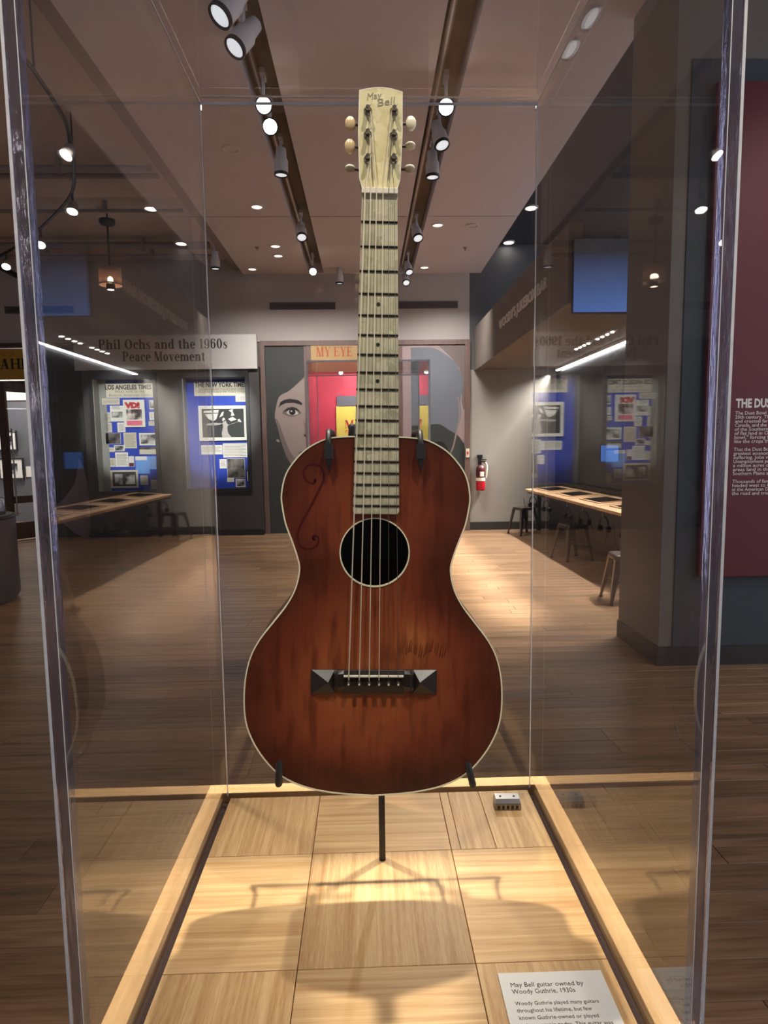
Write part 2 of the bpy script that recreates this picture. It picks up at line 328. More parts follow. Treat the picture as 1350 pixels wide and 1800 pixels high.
# ------------------------------------------------------------------ mesh helpers
class MB:
    def __init__(s): s.v = []; s.f = []; s.sm = []
    def add(s, vs, fs, smooth=False):
        o = len(s.v); s.v += [tuple(q) for q in vs]; s.f += [tuple(i+o for i in f) for f in fs]; s.sm += [smooth]*len(fs); return s
    def box(s, a, b, bev=0):
        x0, y0, z0 = [min(p, q) for p, q in zip(a, b)]; x1, y1, z1 = [max(p, q) for p, q in zip(a, b)]
        vs = [(x0, y0, z0), (x1, y0, z0), (x1, y1, z0), (x0, y1, z0), (x0, y0, z1), (x1, y0, z1), (x1, y1, z1), (x0, y1, z1)]
        fs = [(0, 3, 2, 1), (4, 5, 6, 7), (0, 1, 5, 4), (1, 2, 6, 5), (2, 3, 7, 6), (3, 0, 4, 7)]
        return s.add(vs, fs)
    def loft(s, rings, cap=True, smooth=True, closed=True):
        n = len(rings[0]); vs = [p for r in rings for p in r]; fs = []
        for i in range(len(rings)-1):
            for k in range(n if closed else n-1):
                a = i*n+k; b_ = i*n+(k+1) % n; fs.append((a, b_, b_+n, a+n))
        s.add(vs, fs, smooth)
        if cap:
            s.add(rings[0], [tuple(reversed(range(n)))]); s.add(rings[-1], [tuple(range(n))])
        return s
    def tube(s, pts, r, n=8, cap=True):
        pts = [Vector(p) for p in pts]; rs = r if isinstance(r, (list, tuple)) else [r]*len(pts)
        rings = []; prev = None
        for i, p in enumerate(pts):
            d = (pts[min(i+1, len(pts)-1)] - pts[max(i-1, 0)]).normalized()
            if prev is None:
                u = d.orthogonal().normalized()
            else:
                u = (prev - d*prev.dot(d)).normalized()
            prev = u; v_ = d.cross(u)
            rings.append([p + (u*math.cos(a) + v_*math.sin(a))*rs[i] for a in [2*PI*k/n for k in range(n)]])
        return s.loft(rings, cap)
    def cyl(s, p0, p1, r0, r1=None, n=16): return s.tube([p0, p1], [r0, r0 if r1 is None else r1], n)
    def lathe(s, prof, c=(0, 0, 0), n=24, axis='Z', cap=True):
        rings = []
        for r, h in prof:
            ring = []
            for k in range(n):
                a = 2*PI*k/n; q = (r*math.cos(a), r*math.sin(a), h)
                if axis == 'Y': q = (q[0], h, -q[1])
                if axis == 'X': q = (h, q[0], q[1])
                ring.append((q[0]+c[0], q[1]+c[1], q[2]+c[2]))
            rings.append(ring)
        return s.loft(rings, cap)
    def prism(s, pts, fn, d0, d1):
        """polygon pts (2D, any simple shape) extruded between depths d0 and d1; fn(u, w, d) -> xyz"""
        n = len(pts); tri = geometry.tessellate_polygon([[Vector((p[0], p[1], 0)) for p in pts]])
        vs = [fn(p[0], p[1], d0) for p in pts] + [fn(p[0], p[1], d1) for p in pts]
        fs = [tuple(t) for t in tri] + [tuple(i+n for i in reversed(t)) for t in tri] + [(k, (k+1) % n, (k+1) % n+n, k+n) for k in range(n)]
        return s.add(vs, fs)
    def build(s, name, m, parent=None, bevel=0, loc=None):
        me = bpy.data.meshes.new(name); me.from_pydata(s.v, [], s.f)
        for p, q in zip(me.polygons, s.sm): p.use_smooth = q
        bm = bmesh.new(); bm.from_mesh(me); bmesh.ops.recalc_face_normals(bm, faces=bm.faces); bm.to_mesh(me); bm.free()
        me.materials.append(m if not isinstance(m, str) else M[m])
        o = bpy.data.objects.new(name, me); COL.objects.link(o)
        if parent is not None: o.parent = parent
        if loc is not None: o.location = loc
        if bevel:
            b = o.modifiers.new('bevel', 'BEVEL'); b.width = bevel; b.segments = 2; b.limit_method = 'ANGLE'
        return o
def tag(o, label=None, cat=None, group=None, kind=None):
    if label: o['label'] = label
    if cat: o['category'] = cat
    if group: o['group'] = group
    if kind: o['kind'] = kind
    return o
def thing(name, label, cat, loc=(0, 0, 0), rot=(0, 0, 0), group=None):
    o = bpy.data.objects.new(name, None); o.empty_display_size = .1; COL.objects.link(o)
    o.location = loc; o.rotation_euler = rot
    return tag(o, label, cat, group)
def struct(o): o['kind'] = 'structure'; return o
def dup(root, loc=None, rot=None, label=None):
    r = root.copy(); COL.objects.link(r)
    if loc is not None: r.location = loc
    if rot is not None: r.rotation_euler = rot
    if label: r['label'] = label
    for ch in list(root.children):
        c = ch.copy(); COL.objects.link(c); c.parent = r
        for g in list(ch.children):
            d = g.copy(); COL.objects.link(d); d.parent = c
    return r
def box_obj(name, a, b, m, parent=None, bevel=0): return MB().box(a, b).build(name, m, parent, bevel)
WALLROT = (PI/2, 0, 0)
def text(name, body, size, loc, rot, m, parent=None, width=None, align='LEFT', bold=0.0, ext=.0004, space=1.0):
    cu = bpy.data.curves.new(name, 'FONT'); cu.body = body; cu.size = size; cu.align_x = align; cu.offset = bold; cu.extrude = ext; cu.space_line = space
    cu.resolution_u = 2
    o = bpy.data.objects.new(name, cu); COL.objects.link(o)
    dg = bpy.context.evaluated_depsgraph_get(); dg.update()
    me = bpy.data.meshes.new_from_object(o.evaluated_get(dg))
    bpy.data.objects.remove(o); bpy.data.curves.remove(cu)
    if width and len(me.vertices):
        xs = [v.co.x for v in me.vertices]; k = width/(max(xs)-min(xs))
        for v in me.vertices: v.co.x *= k
    me.name = name; me.materials.clear(); me.materials.append(M[m])
    o = bpy.data.objects.new(name, me); COL.objects.link(o); o.location = loc; o.rotation_euler = rot
    if parent is not None: o.parent = parent
    return o

# --- fat-face serif lettering, built stroke by stroke (cap height 1)
T, TH, SF = .21, .06, .085
def serif_glyphs():
    G = {}
    def q(*p): return list(p)
    def rect(x0, y0, x1, y1): return [(x0, y0), (x1, y0), (x1, y1), (x0, y1)]
    def stem(x, y0, y1, top='b', bot='b', w=T):
        out = [rect(x, y0, x+w, y1)]
        if bot: out.append(rect(x-(SF if bot in 'bl' else 0), y0, x+w+(SF if bot in 'br' else 0), y0+TH))
        if top: out.append(rect(x-(SF if top in 'bl' else 0), y1-TH, x+w+(SF if top in 'br' else 0), y1))
        return out
    def thin(x0, y0, x1, y1, w=TH): 
        d = Vector((x1-x0, y1-y0)); n = Vector((-d.y, d.x)).normalized()*w/2
        return [(x0-n.x, y0-n.y), (x1-n.x, y1-n.y), (x1+n.x, y1+n.y), (x0+n.x, y0+n.y)]
    def diag(x0, y0, x1, y1, w=T): return [(x0-w/2, y0), (x0+w/2, y0), (x1+w/2, y1), (x1-w/2, y1)]
    def ring(cx, cy, rx, ry, a0=0, a1=360, th=T, n=20):
        out = []; ri, rj = rx-th, ry-TH
        for k in range(n):
            a, b = [math.radians(a0+(a1-a0)*j/n) for j in (k, k+1)]
            out.append([(cx+rx*math.cos(a), cy+ry*math.sin(a)), (cx+rx*math.cos(b), cy+ry*math.sin(b)), (cx+ri*math.cos(b), cy+rj*math.sin(b)), (cx+ri*math.cos(a), cy+rj*math.sin(a))])
        return out
    def dot(cx, cy, r=.12): return [[(cx+r*math.cos(2*PI*k/10), cy+r*math.sin(2*PI*k/10)) for k in range(10)]]
    X = .68
    G['P'] = (.86, stem(.1, 0, 1, 'l', 'b')+ring(.42, .72, .38, .28, -90, 90)+[rect(.3, .94, .44, 1), rect(.3, .44, .44, .5)])
    G['h'] = (.84, stem(.1, 0, 1, 'l', 'b')+stem(.54, 0, .48, '', 'b')+ring(.5, .46, .25, .22, 0, 160, .2))
    G['i'] = (.44, stem(.12, 0, X, 'l', 'b')+dot(.22, .88))
    G['l'] = (.44, stem(.12, 0, 1, 'l', 'b'))
    G['O'] = (1.0, ring(.5, .5, .45, .52, th=.24))
    G['o'] = (.72, ring(.36, .34, .32, .36))
    G['c'] = (.64, ring(.36, .34, .32, .36, 50, 310)+dot(.54, .52, .1))
    G['e'] = (.68, ring(.36, .34, .32, .36, 0, 318)+[rect(.12, .33, .67, .39)])
    G['s'] = (.6, ring(.3, .5, .22, .18, 60, 270, .13)+ring(.3, .18, .23, .2, -130, 90, .13)+[thin(.16, .48, .46, .22, .17), rect(.07, 0, .11, .2), rect(.46, .5, .5, .68)])
    G['a'] = (.72, stem(.4, .02, .5, '', 'r')+ring(.37, .48, .24, .2, 0, 160, .2)+ring(.3, .19, .24, .2, 60, 320, .18)+dot(.18, .5, .09))
    G['n'] = (.84, stem(.1, 0, X, 'l', 'b')+stem(.54, 0, .48, '', 'b')+ring(.5, .46, .25, .22, 0, 160, .2))
    G['d'] = (.8, stem(.48, 0, 1, 'l', 'r')+ring(.38, .34, .33, .36, 40, 320))
    G['t'] = (.5, stem(.14, .06, .86, '', '')+ring(.32, .14, .18, .16, 180, 330, .2)+[rect(.02, .62, .46, X)])
    G['M'] = (1.16, stem(.84, 0, 1, 'r', 'b')+stem(.12, 0, 1, 'l', 'b', TH)+[diag(.22, 1, .58, .02, .24), thin(.58, .02, .9, 1)])
    G['v'] = (.72, [diag(.18, X, .4, 0, .2), thin(.4, 0, .62, X), rect(0, X-TH, .38, X), rect(.5, X-TH, .74, X)])
    G['m'] = (1.2, stem(.1, 0, X, 'l', 'b')+stem(.5, 0, .48, '', 'b')+stem(.9, 0, .48, '', 'b')+ring(.48, .46, .23, .22, 0, 160, .2)+ring(.88, .46, .23, .22, 0, 160, .2))
    G['1'] = (.56, stem(.2, 0, 1, '', 'b')+[thin(.06, .82, .3, .97, .09)])
    G['9'] = (.72, ring(.36, .66, .32, .36)+ring(.34, .36, .34, .38, -110, 20, .2)+dot(.16, .14, .1))
    G['6'] = (.72, ring(.36, .34, .32, .36)+ring(.38, .64, .34, .38, 70, 200, .2)+dot(.56, .86, .1))
    G['0'] = (.74, ring(.37, .5, .33, .52))
    G['Y'] = (.98, stem(.4, 0, .44, '', 'b')+[diag(.2, 1, .5, .4, .22), thin(.55, .42, .84, 1), rect(.02, .94, .42, 1), rect(.66, .94, .98, 1)])
    G['E'] = (.86, stem(.1, 0, 1, 'l', 'l')+[rect(.3, .94, .76, 1), rect(.3, 0, .8, .06), rect(.3, .48, .6, .54), rect(.7, .72, .76, 1), rect(.74, 0, .8, .28), rect(.54, .38, .6, .64)])
    G['R'] = (.98, stem(.1, 0, 1, 'l', 'b')+ring(.42, .73, .36, .27, -90, 90)+[rect(.3, .94, .44, 1), rect(.3, .46, .44, .52), diag(.86, 0, .56, .5, .22)])
    G['D'] = (.96, stem(.1, 0, 1, 'l', 'l')+ring(.4, .5, .5, .5, -90, 90, .24)+[rect(.28, .94, .42, 1), rect(.28, 0, .42, .06)])
    G['G'] = (.98, ring(.5, .5, .45, .52, 45, 315, .24)+stem(.66, .02, .42, 'b', '')+[rect(.78, .66, .84, 1)])
    G['A'] = (1.0, [diag(.74, 0, .5, 1, .24), thin(.16, 0, .46, .96), rect(.22, .3, .7, .36), rect(0, 0, .34, .06), rect(.56, 0, 1, .06)])
    G['H'] = (1.06, stem(.1, 0, 1)+stem(.74, 0, 1)+[rect(.3, .47, .75, .53)])
    G['T'] = (.9, stem(.34, 0, 1, '', 'b')+[rect(.04, .94, .86, 1), rect(.04, .7, .1, 1), rect(.8, .7, .86, 1)])
    G['V'] = (.98, [diag(.2, 1, .52, 0, .24), thin(.52, 0, .84, 1), rect(0, .94, .42, 1), rect(.66, .94, .98, 1)])
    G['I'] = (.44, stem(.12, 0, 1))
    G[' '] = (.36, [])
    return G
SG = serif_glyphs()
def serif(name, body, h, loc, m, parent=None, width=None, align='LEFT', depth=.004):
    mb = MB(); x = 0; adv = sum(SG[c][0]+.04 for c in body)
    k = (width/adv if width else h)
    off = {'LEFT': 0, 'CENTER': -adv*k/2, 'RIGHT': -adv*k}[align]
    for c in body:
        wd, polys = SG[c]
        for j, pl in enumerate(polys):
            dd = depth*(1+.02*(j % 7))
            pts = [(x+px, py) for px, py in pl]
            n = len(pts); vs = [(off+p[0]*k, -dd, p[1]*h) for p in pts]+[(off+p[0]*k, 0, p[1]*h) for p in pts]
            mb.add(vs, [tuple(range(n)), tuple(reversed(range(n, 2*n)))]+[(i, (i+1) % n, (i+1) % n+n, i+n) for i in range(n)])
        x += wd+.04
    o = mb.build(name, m, parent); o.location = loc
    return o

# ------------------------------------------------------------------ the hall: floor
floor = struct(box_obj('floor', (-9, -8, -.12), (6, 13, -.013), 'underfloor'))
PW = .132
plank_me = {}
def plank_mesh(L_):
    if L_ not in plank_me:
        b = .0022; h = .013; x, y = L_/2-.0006, PW/2-.0006
        vs = [(-x, -y, -h), (x, -y, -h), (x, y, -h), (-x, y, -h), (-x, -y, -b), (x, -y, -b), (x, y, -b), (-x, y, -b), (-x+b, -y+b, 0), (x-b, -y+b, 0), (x-b, y-b, 0), (-x+b, y-b, 0)]
        fs = [(8, 9, 10, 11)]
        for i in range(4):
            j = (i+1) % 4; fs += [(i, j, j+4, i+4), (i+4, j+4, j+8, i+8)]
        me = bpy.data.meshes.new('plank'); me.from_pydata(vs, [], fs); me.materials.append(M['plank']); plank_me[L_] = (me, vs, fs)
    return plank_me[L_]
lens = [.95, 1.35, 1.75, 2.1]
field = MB()
y = -1.2; i = 0
while y < 12.9:
    near = .45 < y < 4.3
    x0, x1 = (-4.4, 3.9) if y < 4.3 else (-8.6, 4.0)
    x = x0-random.random()*1.2
    while x < x1:
        L_ = random.choice(lens)
        if near:
            o = bpy.data.objects.new('plank', plank_mesh(L_)[0]); COL.objects.link(o); o.parent = floor
            o.location = (x+L_/2, y+PW/2, 0)
        else:
            _, vs, fs = plank_mesh(L_)
            field.add([(v[0]+x+L_/2, v[1]+y+PW/2, v[2]) for v in vs], fs)
        x += L_
    y += PW
tag(field.build('plank_field', 'plank_field', floor), kind='stuff')

# ------------------------------------------------------------------ ceiling
CZ = 4.39
ceiling = struct(box_obj('ceiling', (-2.03, -8, CZ+.16), (1.98, 10.05, CZ+.2), 'slot'))
for xa, xb in ((-2.03, -.925), (-.675, .575), (.815, 1.98)):
    for ya, yb in ((-8, 7.44), (7.462, 10.05)):
        box_obj('ceiling_panel', (xa, ya, CZ), (xb, yb, CZ+.16), 'ceil', ceiling)
for xa, xb in ((-.925, -.675), (.575, .815)):
    box_obj('slot_end', (xa, 10.0, CZ), (xb, 10.05, CZ+.16), 'ceil', ceiling)
struct(box_obj('ceiling_upper_left', (-9, -8, 4.62), (-2.03, 10.05, 4.7), 'upper'))
struct(box_obj('trim_1', (-2.19, -8, 4.45), (-2.03, 10.05, 4.62), 'pipe'))
struct(box_obj('ceiling_upper_right', (1.98, -8, 4.85), (5, 10.05, 4.9), 'black_ceil'))
struct(box_obj('trim_2', (1.95, -8, 4.55), (1.985, 10.05, 4.86), 'black_ceil'))

# ------------------------------------------------------------------ walls
FY = 10.05
wf = MB()
wf.box((-9, FY, 3.28), (1.79, FY+.25, 4.9))
wf.box((-5.5, FY+.04, 0), (-1.78, FY+.25, 3.28))
wf.box((-1.78, FY+.04, 0), (-1.03, FY+.25, 3.28))
wf.box((.56, FY+.04, 0), (1.72, FY+.25, 3.28))
wf.box((-9, FY, 0), (-7.4, FY+.25, 3.28))
wall_far = struct(wf.build('wall_far', 'wall'))
struct(box_obj('wall_far_right', (1.79, FY, 0), (3.4, FY+.25, 2.78), 'grey'))
struct(box_obj('wall_far_upper', (1.79, FY, 2.78), (5, FY+.25, 4.9), 'shaft'))
struct(box_obj('baseboard_far_right', (1.79, FY-.015, 0), (3.3, FY, .14), 'skirt'))
struct(box_obj('wall_right', (3.3, 3.77, 0), (3.45, FY, 2.78), 'alcove'))
struct(box_obj('baseboard_right', (3.285, 3.77, 0), (3.3, FY-.015, .12), 'skirt'))
struct(box_obj('ceiling_alcove', (2.0, 5.05, 2.78), (3.45, FY, 2.86), 'soffit'))
soffit = struct(box_obj('wall_soffit', (1.87, 5.05, 2.76), (2.0, FY, 3.48), 'soffit'))
struct(box_obj('wall_pier', (1.89, 3.12, 0), (5.0, 3.77, 4.85), 'pier'))
sk = MB(); sk.box((1.878, 3.105, 0), (5, 3.12, .13)); sk.box((1.878, 3.12, 0), (1.89, 3.77, .13))
struct(sk.build('baseboard_pier', 'skirt'))
struct(box_obj('wall_back', (-9, -8.1, -.12), (6, -8, 4.9), 'slate'))
struct(box_obj('wall_left', (-9.1, 0, -.12), (-9, FY, 4.7), 'wall'))
# rooms beyond the two doorways
struct(box_obj('wall_gallery', (-9, 12.6, 0), (-4.2, 12.7, 4.7), 'gal_wall'))
struct(box_obj('trim_3', (-9, 12.58, 2.55), (-4.2, 12.6, 4.7), 'gal_white'))
struct(box_obj('wall_poster_room', (-2.2, 12.4, 0), (1.8, 12.5, 4.0), 'red_wall'))
struct(box_obj('wall_poster_room_left', (-2.3, 10.3, 0), (-2.2, 12.5, 4.0), 'wall'))
struct(box_obj('wall_poster_room_right', (1.8, 10.3, 0), (1.9, 12.5, 4.0), 'wall'))
struct(box_obj('ceiling_poster_room', (-2.3, 10.3, 3.35), (1.9, 12.5, 3.4), 'wall'))

# wooden surround of the middle opening
tm = MB()
tm.box((-1.78, 9.97, 0), (-1.70, FY+.04, 3.28)); tm.box((1.70, 9.97, 0), (1.79, FY+.04, 3.28)); tm.box((-1.70, 9.97, 3.2), (1.70, FY+.04, 3.28))
tm.box((-1.04, 9.99, 0), (-.92, FY+.04, 3.2)); tm.box((.52, 9.99, 0), (.63, FY+.04, 3.2))
struct(tm.build('trim_4', 'trimwood'))

# ------------------------------------------------------------------ display plinth and case
D = .815
plinth = thing('display_plinth', 'square oak display plinth with parquet deck under the clear case', 'plinth', (0, 0, 0))
pb = MB(); pb.box((-.318, -.318, 0), (.318, .318, .79))
pb.build('plinth_body', 'rim', plinth)
box_obj('groove_bed', (-.3, -.3, .789), (.3, .3, .795), 'groove', plinth)
R0, R1 = .293, .322
for nm, a, b, m in (('rim_rail', (-R1, -R1, .79), (-R0, R1, D), 'rim'), ('rim_rail', (R0, -R1, .79), (R1, R1, D), 'rim'),
                    ('rim_rail', (-R0, R0, .79), (R0, R1, D), 'rim_x'), ('rim_rail', (-R0, -R1, .79), (R0, -R0, D), 'rim_x')):
    box_obj(nm, a, b, m, plinth, .0012)
xs = [-.2745, -.11, .11, .2745]; ys = [-.2745, -.1115, .1085, .2745]
ys = [-.2745, -.1114, .1086, .2745]
for ix in range(3):
    for iy in range(3):
        a = (xs[ix], ys[iy]); b = (xs[ix+1], ys[iy+1]); g = .0005
        along_y = (ix+iy) % 2 == 0
        if ix == 1 and iy == 1: along_y = True
        if (ix, iy) == (2, 2):      # this tile shows three staves of different tone
            for sa, sb in ((.110, .125), (.125, .182), (.182, .2745)):
                box_obj('parquet_stave', (sa+g, a[1]+g, .796), (sb-g*.5, b[1]-g, D), 'tile_y', plinth, .0006)
            continue
        o = box_obj('parquet_tile', (a[0]+g, a[1]+g, .796), (b[0]-g, b[1]-g, D), 'tile_y' if along_y else 'tile_x', plinth, .0006)
case = thing('acrylic_display_case', 'tall clear acrylic case with polished edges over the old guitar', 'display case', (0, 0, .796))
O_, TK, HT = .292, .011, 2.022
def pane(nm, a, b): return box_obj(nm, (a[0], a[1], a[2]-.796), (b[0], b[1], b[2]-.796), 'acrylic', case)
I_ = O_-TK-.0004
pane('back_pane', (-I_, I_, .797), (I_, O_, HT))
pane('front_pane', (-I_, -O_, .797), (I_, -I_, HT))
pane('left_pane', (-O_, -I_, .797), (-I_, I_, HT))
pane('right_pane', (I_, -I_, .797), (O_, I_, HT))
pane('top_pane', (-O_, -O_, HT), (O_, O_, HT+TK))
for sx in (-1, 1):
    for sy in (-1, 1):
        if sy < 0:
            e = MB(); x0, x1 = sorted((sx*(I_+.0002), sx*(O_+.001))); e.box((x0, -O_-.001, .001), (x1, -I_-.0002, HT-.796))
            ed = e.build('corner_edge', 'edge', case)
            f = MB()
            f.box((sx*(O_+.001), -O_-.0016, .001), (sx*(O_-.0014), -O_-.001, HT-.796))
            f.box((sx*I_, -O_-.0013, .001), (sx*(I_+.0007), -O_-.001, HT-.796))
            tag(f.build('edge_line', 'frost', ed), 'frosted line along the glued corner')
        else:
            e = MB(); x0, x1 = sorted((sx*(I_+.0002), sx*O_)); e.box((x0, I_+.0002, .001), (x1, O_, HT-.796))
            ed = e.build('corner_edge', 'acrylic', case)
            f = MB(); f.box((sx*I_, I_-.001, .02), (sx*(I_-.0012), I_, HT-.796)); tag(f.build('edge_line', 'frost', ed), 'frosted line along the glued corner')
te = MB()
te.box((-I_, I_-.001, HT-.796-.0045), (I_, I_, HT-.796)); 
te.box((-I_, I_+.004, HT-.796+.011), (I_, I_+.008, HT-.796+.0125))
tag(te.build('top_edge_line', 'frost', case), 'bright glued seam along the back top edge')
for sx in (-1, 1):
    f = MB(); f.box((sx*I_, -I_, HT-.796-.0015), (sx*(I_-.001), I_, HT-.796)); f.build('top_side_seam', 'frost', case)

# ------------------------------------------------------------------ the guitar
TH_G = math.atan2(.022, .861)
guitar = thing('acoustic_guitar', 'old sunburst parlour guitar with pearloid neck held upright in the clear case', 'guitar', (-.014, -.05, 1.003), (0, TH_G, 0))
def gl(u, w, n): return (u, -n, w)
Rr = [(0, .4613), (.0275, .4616), (.0455, .4607), (.0635, .4577), (.0865, .4451), (.1035, .427), (.1124, .4106), (.1165, .3897), (.1155, .3742), (.1115, .3532), (.1035, .3312), (.097, .3112), (.0945, .2956), (.0996, .272), (.1111, .25), (.1277, .2282), (.1448, .2057), (.1560, .184), (.1625, .158), (.1648, .13), (.1636, .1035), (.1576, .0805), (.1440, .0545), (.1225, .0295), (.0930, .0128), (.0525, .0031), (.0035, -.001)]
def crom(pts, n=4):
    out = []
    for i in range(len(pts)-1):
        p0, p1, p2, p3 = [Vector(pts[max(0, min(len(pts)-1, i+k))]) for k in (-1, 0, 1, 2)]
        for k in range(n):
            t = k/n; out.append(.5*((2*p1)+(p2-p0)*t+(2*p0-5*p1+4*p2-p3)*t*t+(3*p1-p0-3*p2+p3)*t**3))
    out.append(Vector(pts[-1])); return [(p[0], p[1]) for p in out]
half = crom(Rr, 4)
OUT = half[:-1] + [(.0, -.0012)] + [(-u, w) for u, w in reversed(half[1:-1])]
HC, HR = (-.001, .318), .0432
def edge_dist(p):
    best = 9
    for i in range(len(OUT)):
        a, b = OUT[i], OUT[(i+1) % len(OUT)]; dx, dy = b[0]-a[0], b[1]-a[1]
        t = max(0, min(1, ((p[0]-a[0])*dx+(p[1]-a[1])*dy)/(dx*dx+dy*dy+1e-12)))
        best = min(best, math.hypot(p[0]-a[0]-t*dx, p[1]-a[1]-t*dy))
    return best
def inside(p):
    c = False
    for i in range(len(OUT)):
        a, b = OUT[i], OUT[(i+1) % len(OUT)]
        if (a[1] > p[1]) != (b[1] > p[1]) and p[0] < (b[0]-a[0])*(p[1]-a[1])/(b[1]-a[1])+a[0]: c = not c
    return c
def make_top():
    hole = [(HC[0]+HR*math.cos(2*PI*k/56), HC[1]+HR*math.sin(2*PI*k/56)) for k in range(56)]
    vs = [Vector(p) for p in OUT+hole]; n = len(OUT); m_ = len(hole)
    ed = [(i, (i+1) % n) for i in range(n)]+[(n+i, n+(i+1) % m_) for i in range(m_)]
    g = .0085
    for iy in range(56):
        for ix in range(-20, 21):
            p = (ix*g+(g/2 if iy % 2 else 0), iy*g)
            if math.hypot(p[0]-HC[0], p[1]-HC[1]) > HR+.003 and inside(p) and edge_dist(p) > .003: vs.append(Vector(p))
    rv, re, rf, *_ = geometry.delaunay_2d_cdt(vs, ed, [], 1, 1e-6)
    rf = [f for f in rf if math.hypot(sum(rv[i][0] for i in f)/len(f)-HC[0], sum(rv[i][1] for i in f)/len(f)-HC[1]) > HR*.985
          and inside((sum(rv[i][0] for i in f)/len(f), sum(rv[i][1] for i in f)/len(f)))]
    mb = MB(); mb.add([gl(v[0], v[1], 0) for v in rv], rf)
    o = mb.build('soundboard', 'top', guitar)
    at = o.data.attributes.new('edge', 'FLOAT', 'POINT')
    for i, v in enumerate(o.data.vertices):
        u, w_ = v.co.x, v.co.z; d = edge_dist((u, w_)); k = min(1, d/.075)
        k = k*k*(3-2*k)
        lower = math.exp(-((u/.11)**2+((w_-.15)/.13)**2)); upper = .45*math.exp(-((u/.1)**2+((w_-.38)/.08)**2))
        at.data[i].value = .09+.40*k*min(1, lower+upper+.10)+.08*k
        at.data[i].value += .20*math.exp(-(((u-.055)/.024)**2+((w_-.208)/.028)**2)) - .10*math.exp(-(((u-.07)/.05)**2+((w_-.07)/.05)**2)) + .07*math.exp(-(((u+.075)/.03)**2+((w_-.2)/.05)**2)) - .09*math.exp(-((u/.13)**2+((w_-.03)/.035)**2)) - .05*math.exp(-(((w_-.29)/.035)**2))
    return o
make_top()
sd = MB(); sd.loft([[gl(u, w, 0) for u, w in OUT], [gl(u, w, -.085) for u, w in OUT]], cap=False); sd.build('side', 'dark_side', guitar)
bk = MB(); bk.prism(OUT, lambda u, w, d: gl(u, w, d), -.083, -.086); bk.build('back_panel', 'dark_side', guitar)
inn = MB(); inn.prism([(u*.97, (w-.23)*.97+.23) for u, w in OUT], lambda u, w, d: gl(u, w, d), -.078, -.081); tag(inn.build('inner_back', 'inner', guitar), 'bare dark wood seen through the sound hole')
def ring_strip(pts, off_in, off_out, n0, n1):
    N_ = len(pts); res = []
    def nrm(i):
        a, b = Vector(pts[i-1]), Vector(pts[(i+1) % N_]); d = (b-a).normalized(); return Vector((-d.y, d.x))
    def shifted(o, nn):
        return [gl(*(Vector(pts[i])+nrm(i)*o), nn) for i in range(N_)]
    m_ = MB(); rings = [shifted(off_in, n0), shifted(off_in, n1), shifted(off_out, n1), shifted(off_out, n0), shifted(off_in, n0)]
    return m_.loft(rings, cap=False, smooth=False)
ring_strip(OUT, .0007, -.0010, -.004, .0008).build('binding', 'cream', guitar)
hl = [(HC[0]+HR*math.cos(2*PI*k/56), HC[1]+HR*math.sin(2*PI*k/56)) for k in range(56)]
ring_strip(hl, -.0007, .0008, -.003, .0009).build('sound_hole_ring', 'cream', guitar)
# scroll painted at the upper left
scr = [(-.0755, .4082), (-.0763, .4042), (-.0803, .4041), (-.0854, .407), (-.0896, .4148), (-.0868, .4229), (-.0809, .4271), (-.0709, .4263), (-.0647, .4165), (-.0654, .4065), (-.0711, .3943), (-.0806, .3751), (-.0902, .3578), (-.0958, .3447), (-.0966, .3346), (-.0934, .3257), (-.0833, .322), (-.0734, .3262), (-.0706, .3353), (-.0747, .3392), (-.0777, .3381), (-.0776, .3341), (-.0746, .3342)]
sp = crom(scr, 4); ribbon = MB(); L_, R_ = [], []
for i, p in enumerate(sp):
    a, b = Vector(sp[max(0, i-1)]), Vector(sp[min(len(sp)-1, i+1)]); d = (b-a).normalized(); nn = Vector((-d.y, d.x))*(.0007+.0006*math.sin(PI*i/len(sp)))
    L_.append(gl(p[0]+nn.x, p[1]+nn.y, .0003)); R_.append(gl(p[0]-nn.x, p[1]-nn.y, .0003))
ribbon.add(L_+R_, [(i, i+1, i+1+len(L_), i+len(L_)) for i in range(len(L_)-1)])
for cx_, cw in ((-.0755, .4072), (-.0765, .336)):
    ribbon.add([gl(cx_+.0022*math.cos(a), cw+.0022*math.sin(a), .0003) for a in [2*PI*k/12 for k in range(12)]], [tuple(range(12))])
M['scroll'] = mat('scroll_dark_red', (74, 16, 14), .4)
tag(ribbon.build('scroll_decoration', 'scroll', guitar), 'dark red S-shaped scroll painted on the upper bout')
# worn pale patch and fine scratch marks by the bridge
M['patch'] = mat('worn_amber_patch', (158, 72, 28), .36, noise=.15, scale=40)
M['scratch'] = mat('scratch_marks', (70, 30, 14), .4)
scm = MB()
for k in range(16):
    u = .040+.0032*k+random.uniform(-.001, .001); w_ = .187+.004*math.sin(k*.8)
    scm.add([gl(u, w_, .00025), gl(u+.0009, w_, .00025), gl(u+.0035, w_+.016+.006*random.random(), .00025), gl(u+.0028, w_+.016, .00025)], [(0, 1, 2, 3)])
tag(scm.build('scratch_marks', 'scratch', guitar), 'dark worn scratches right of the bridge')
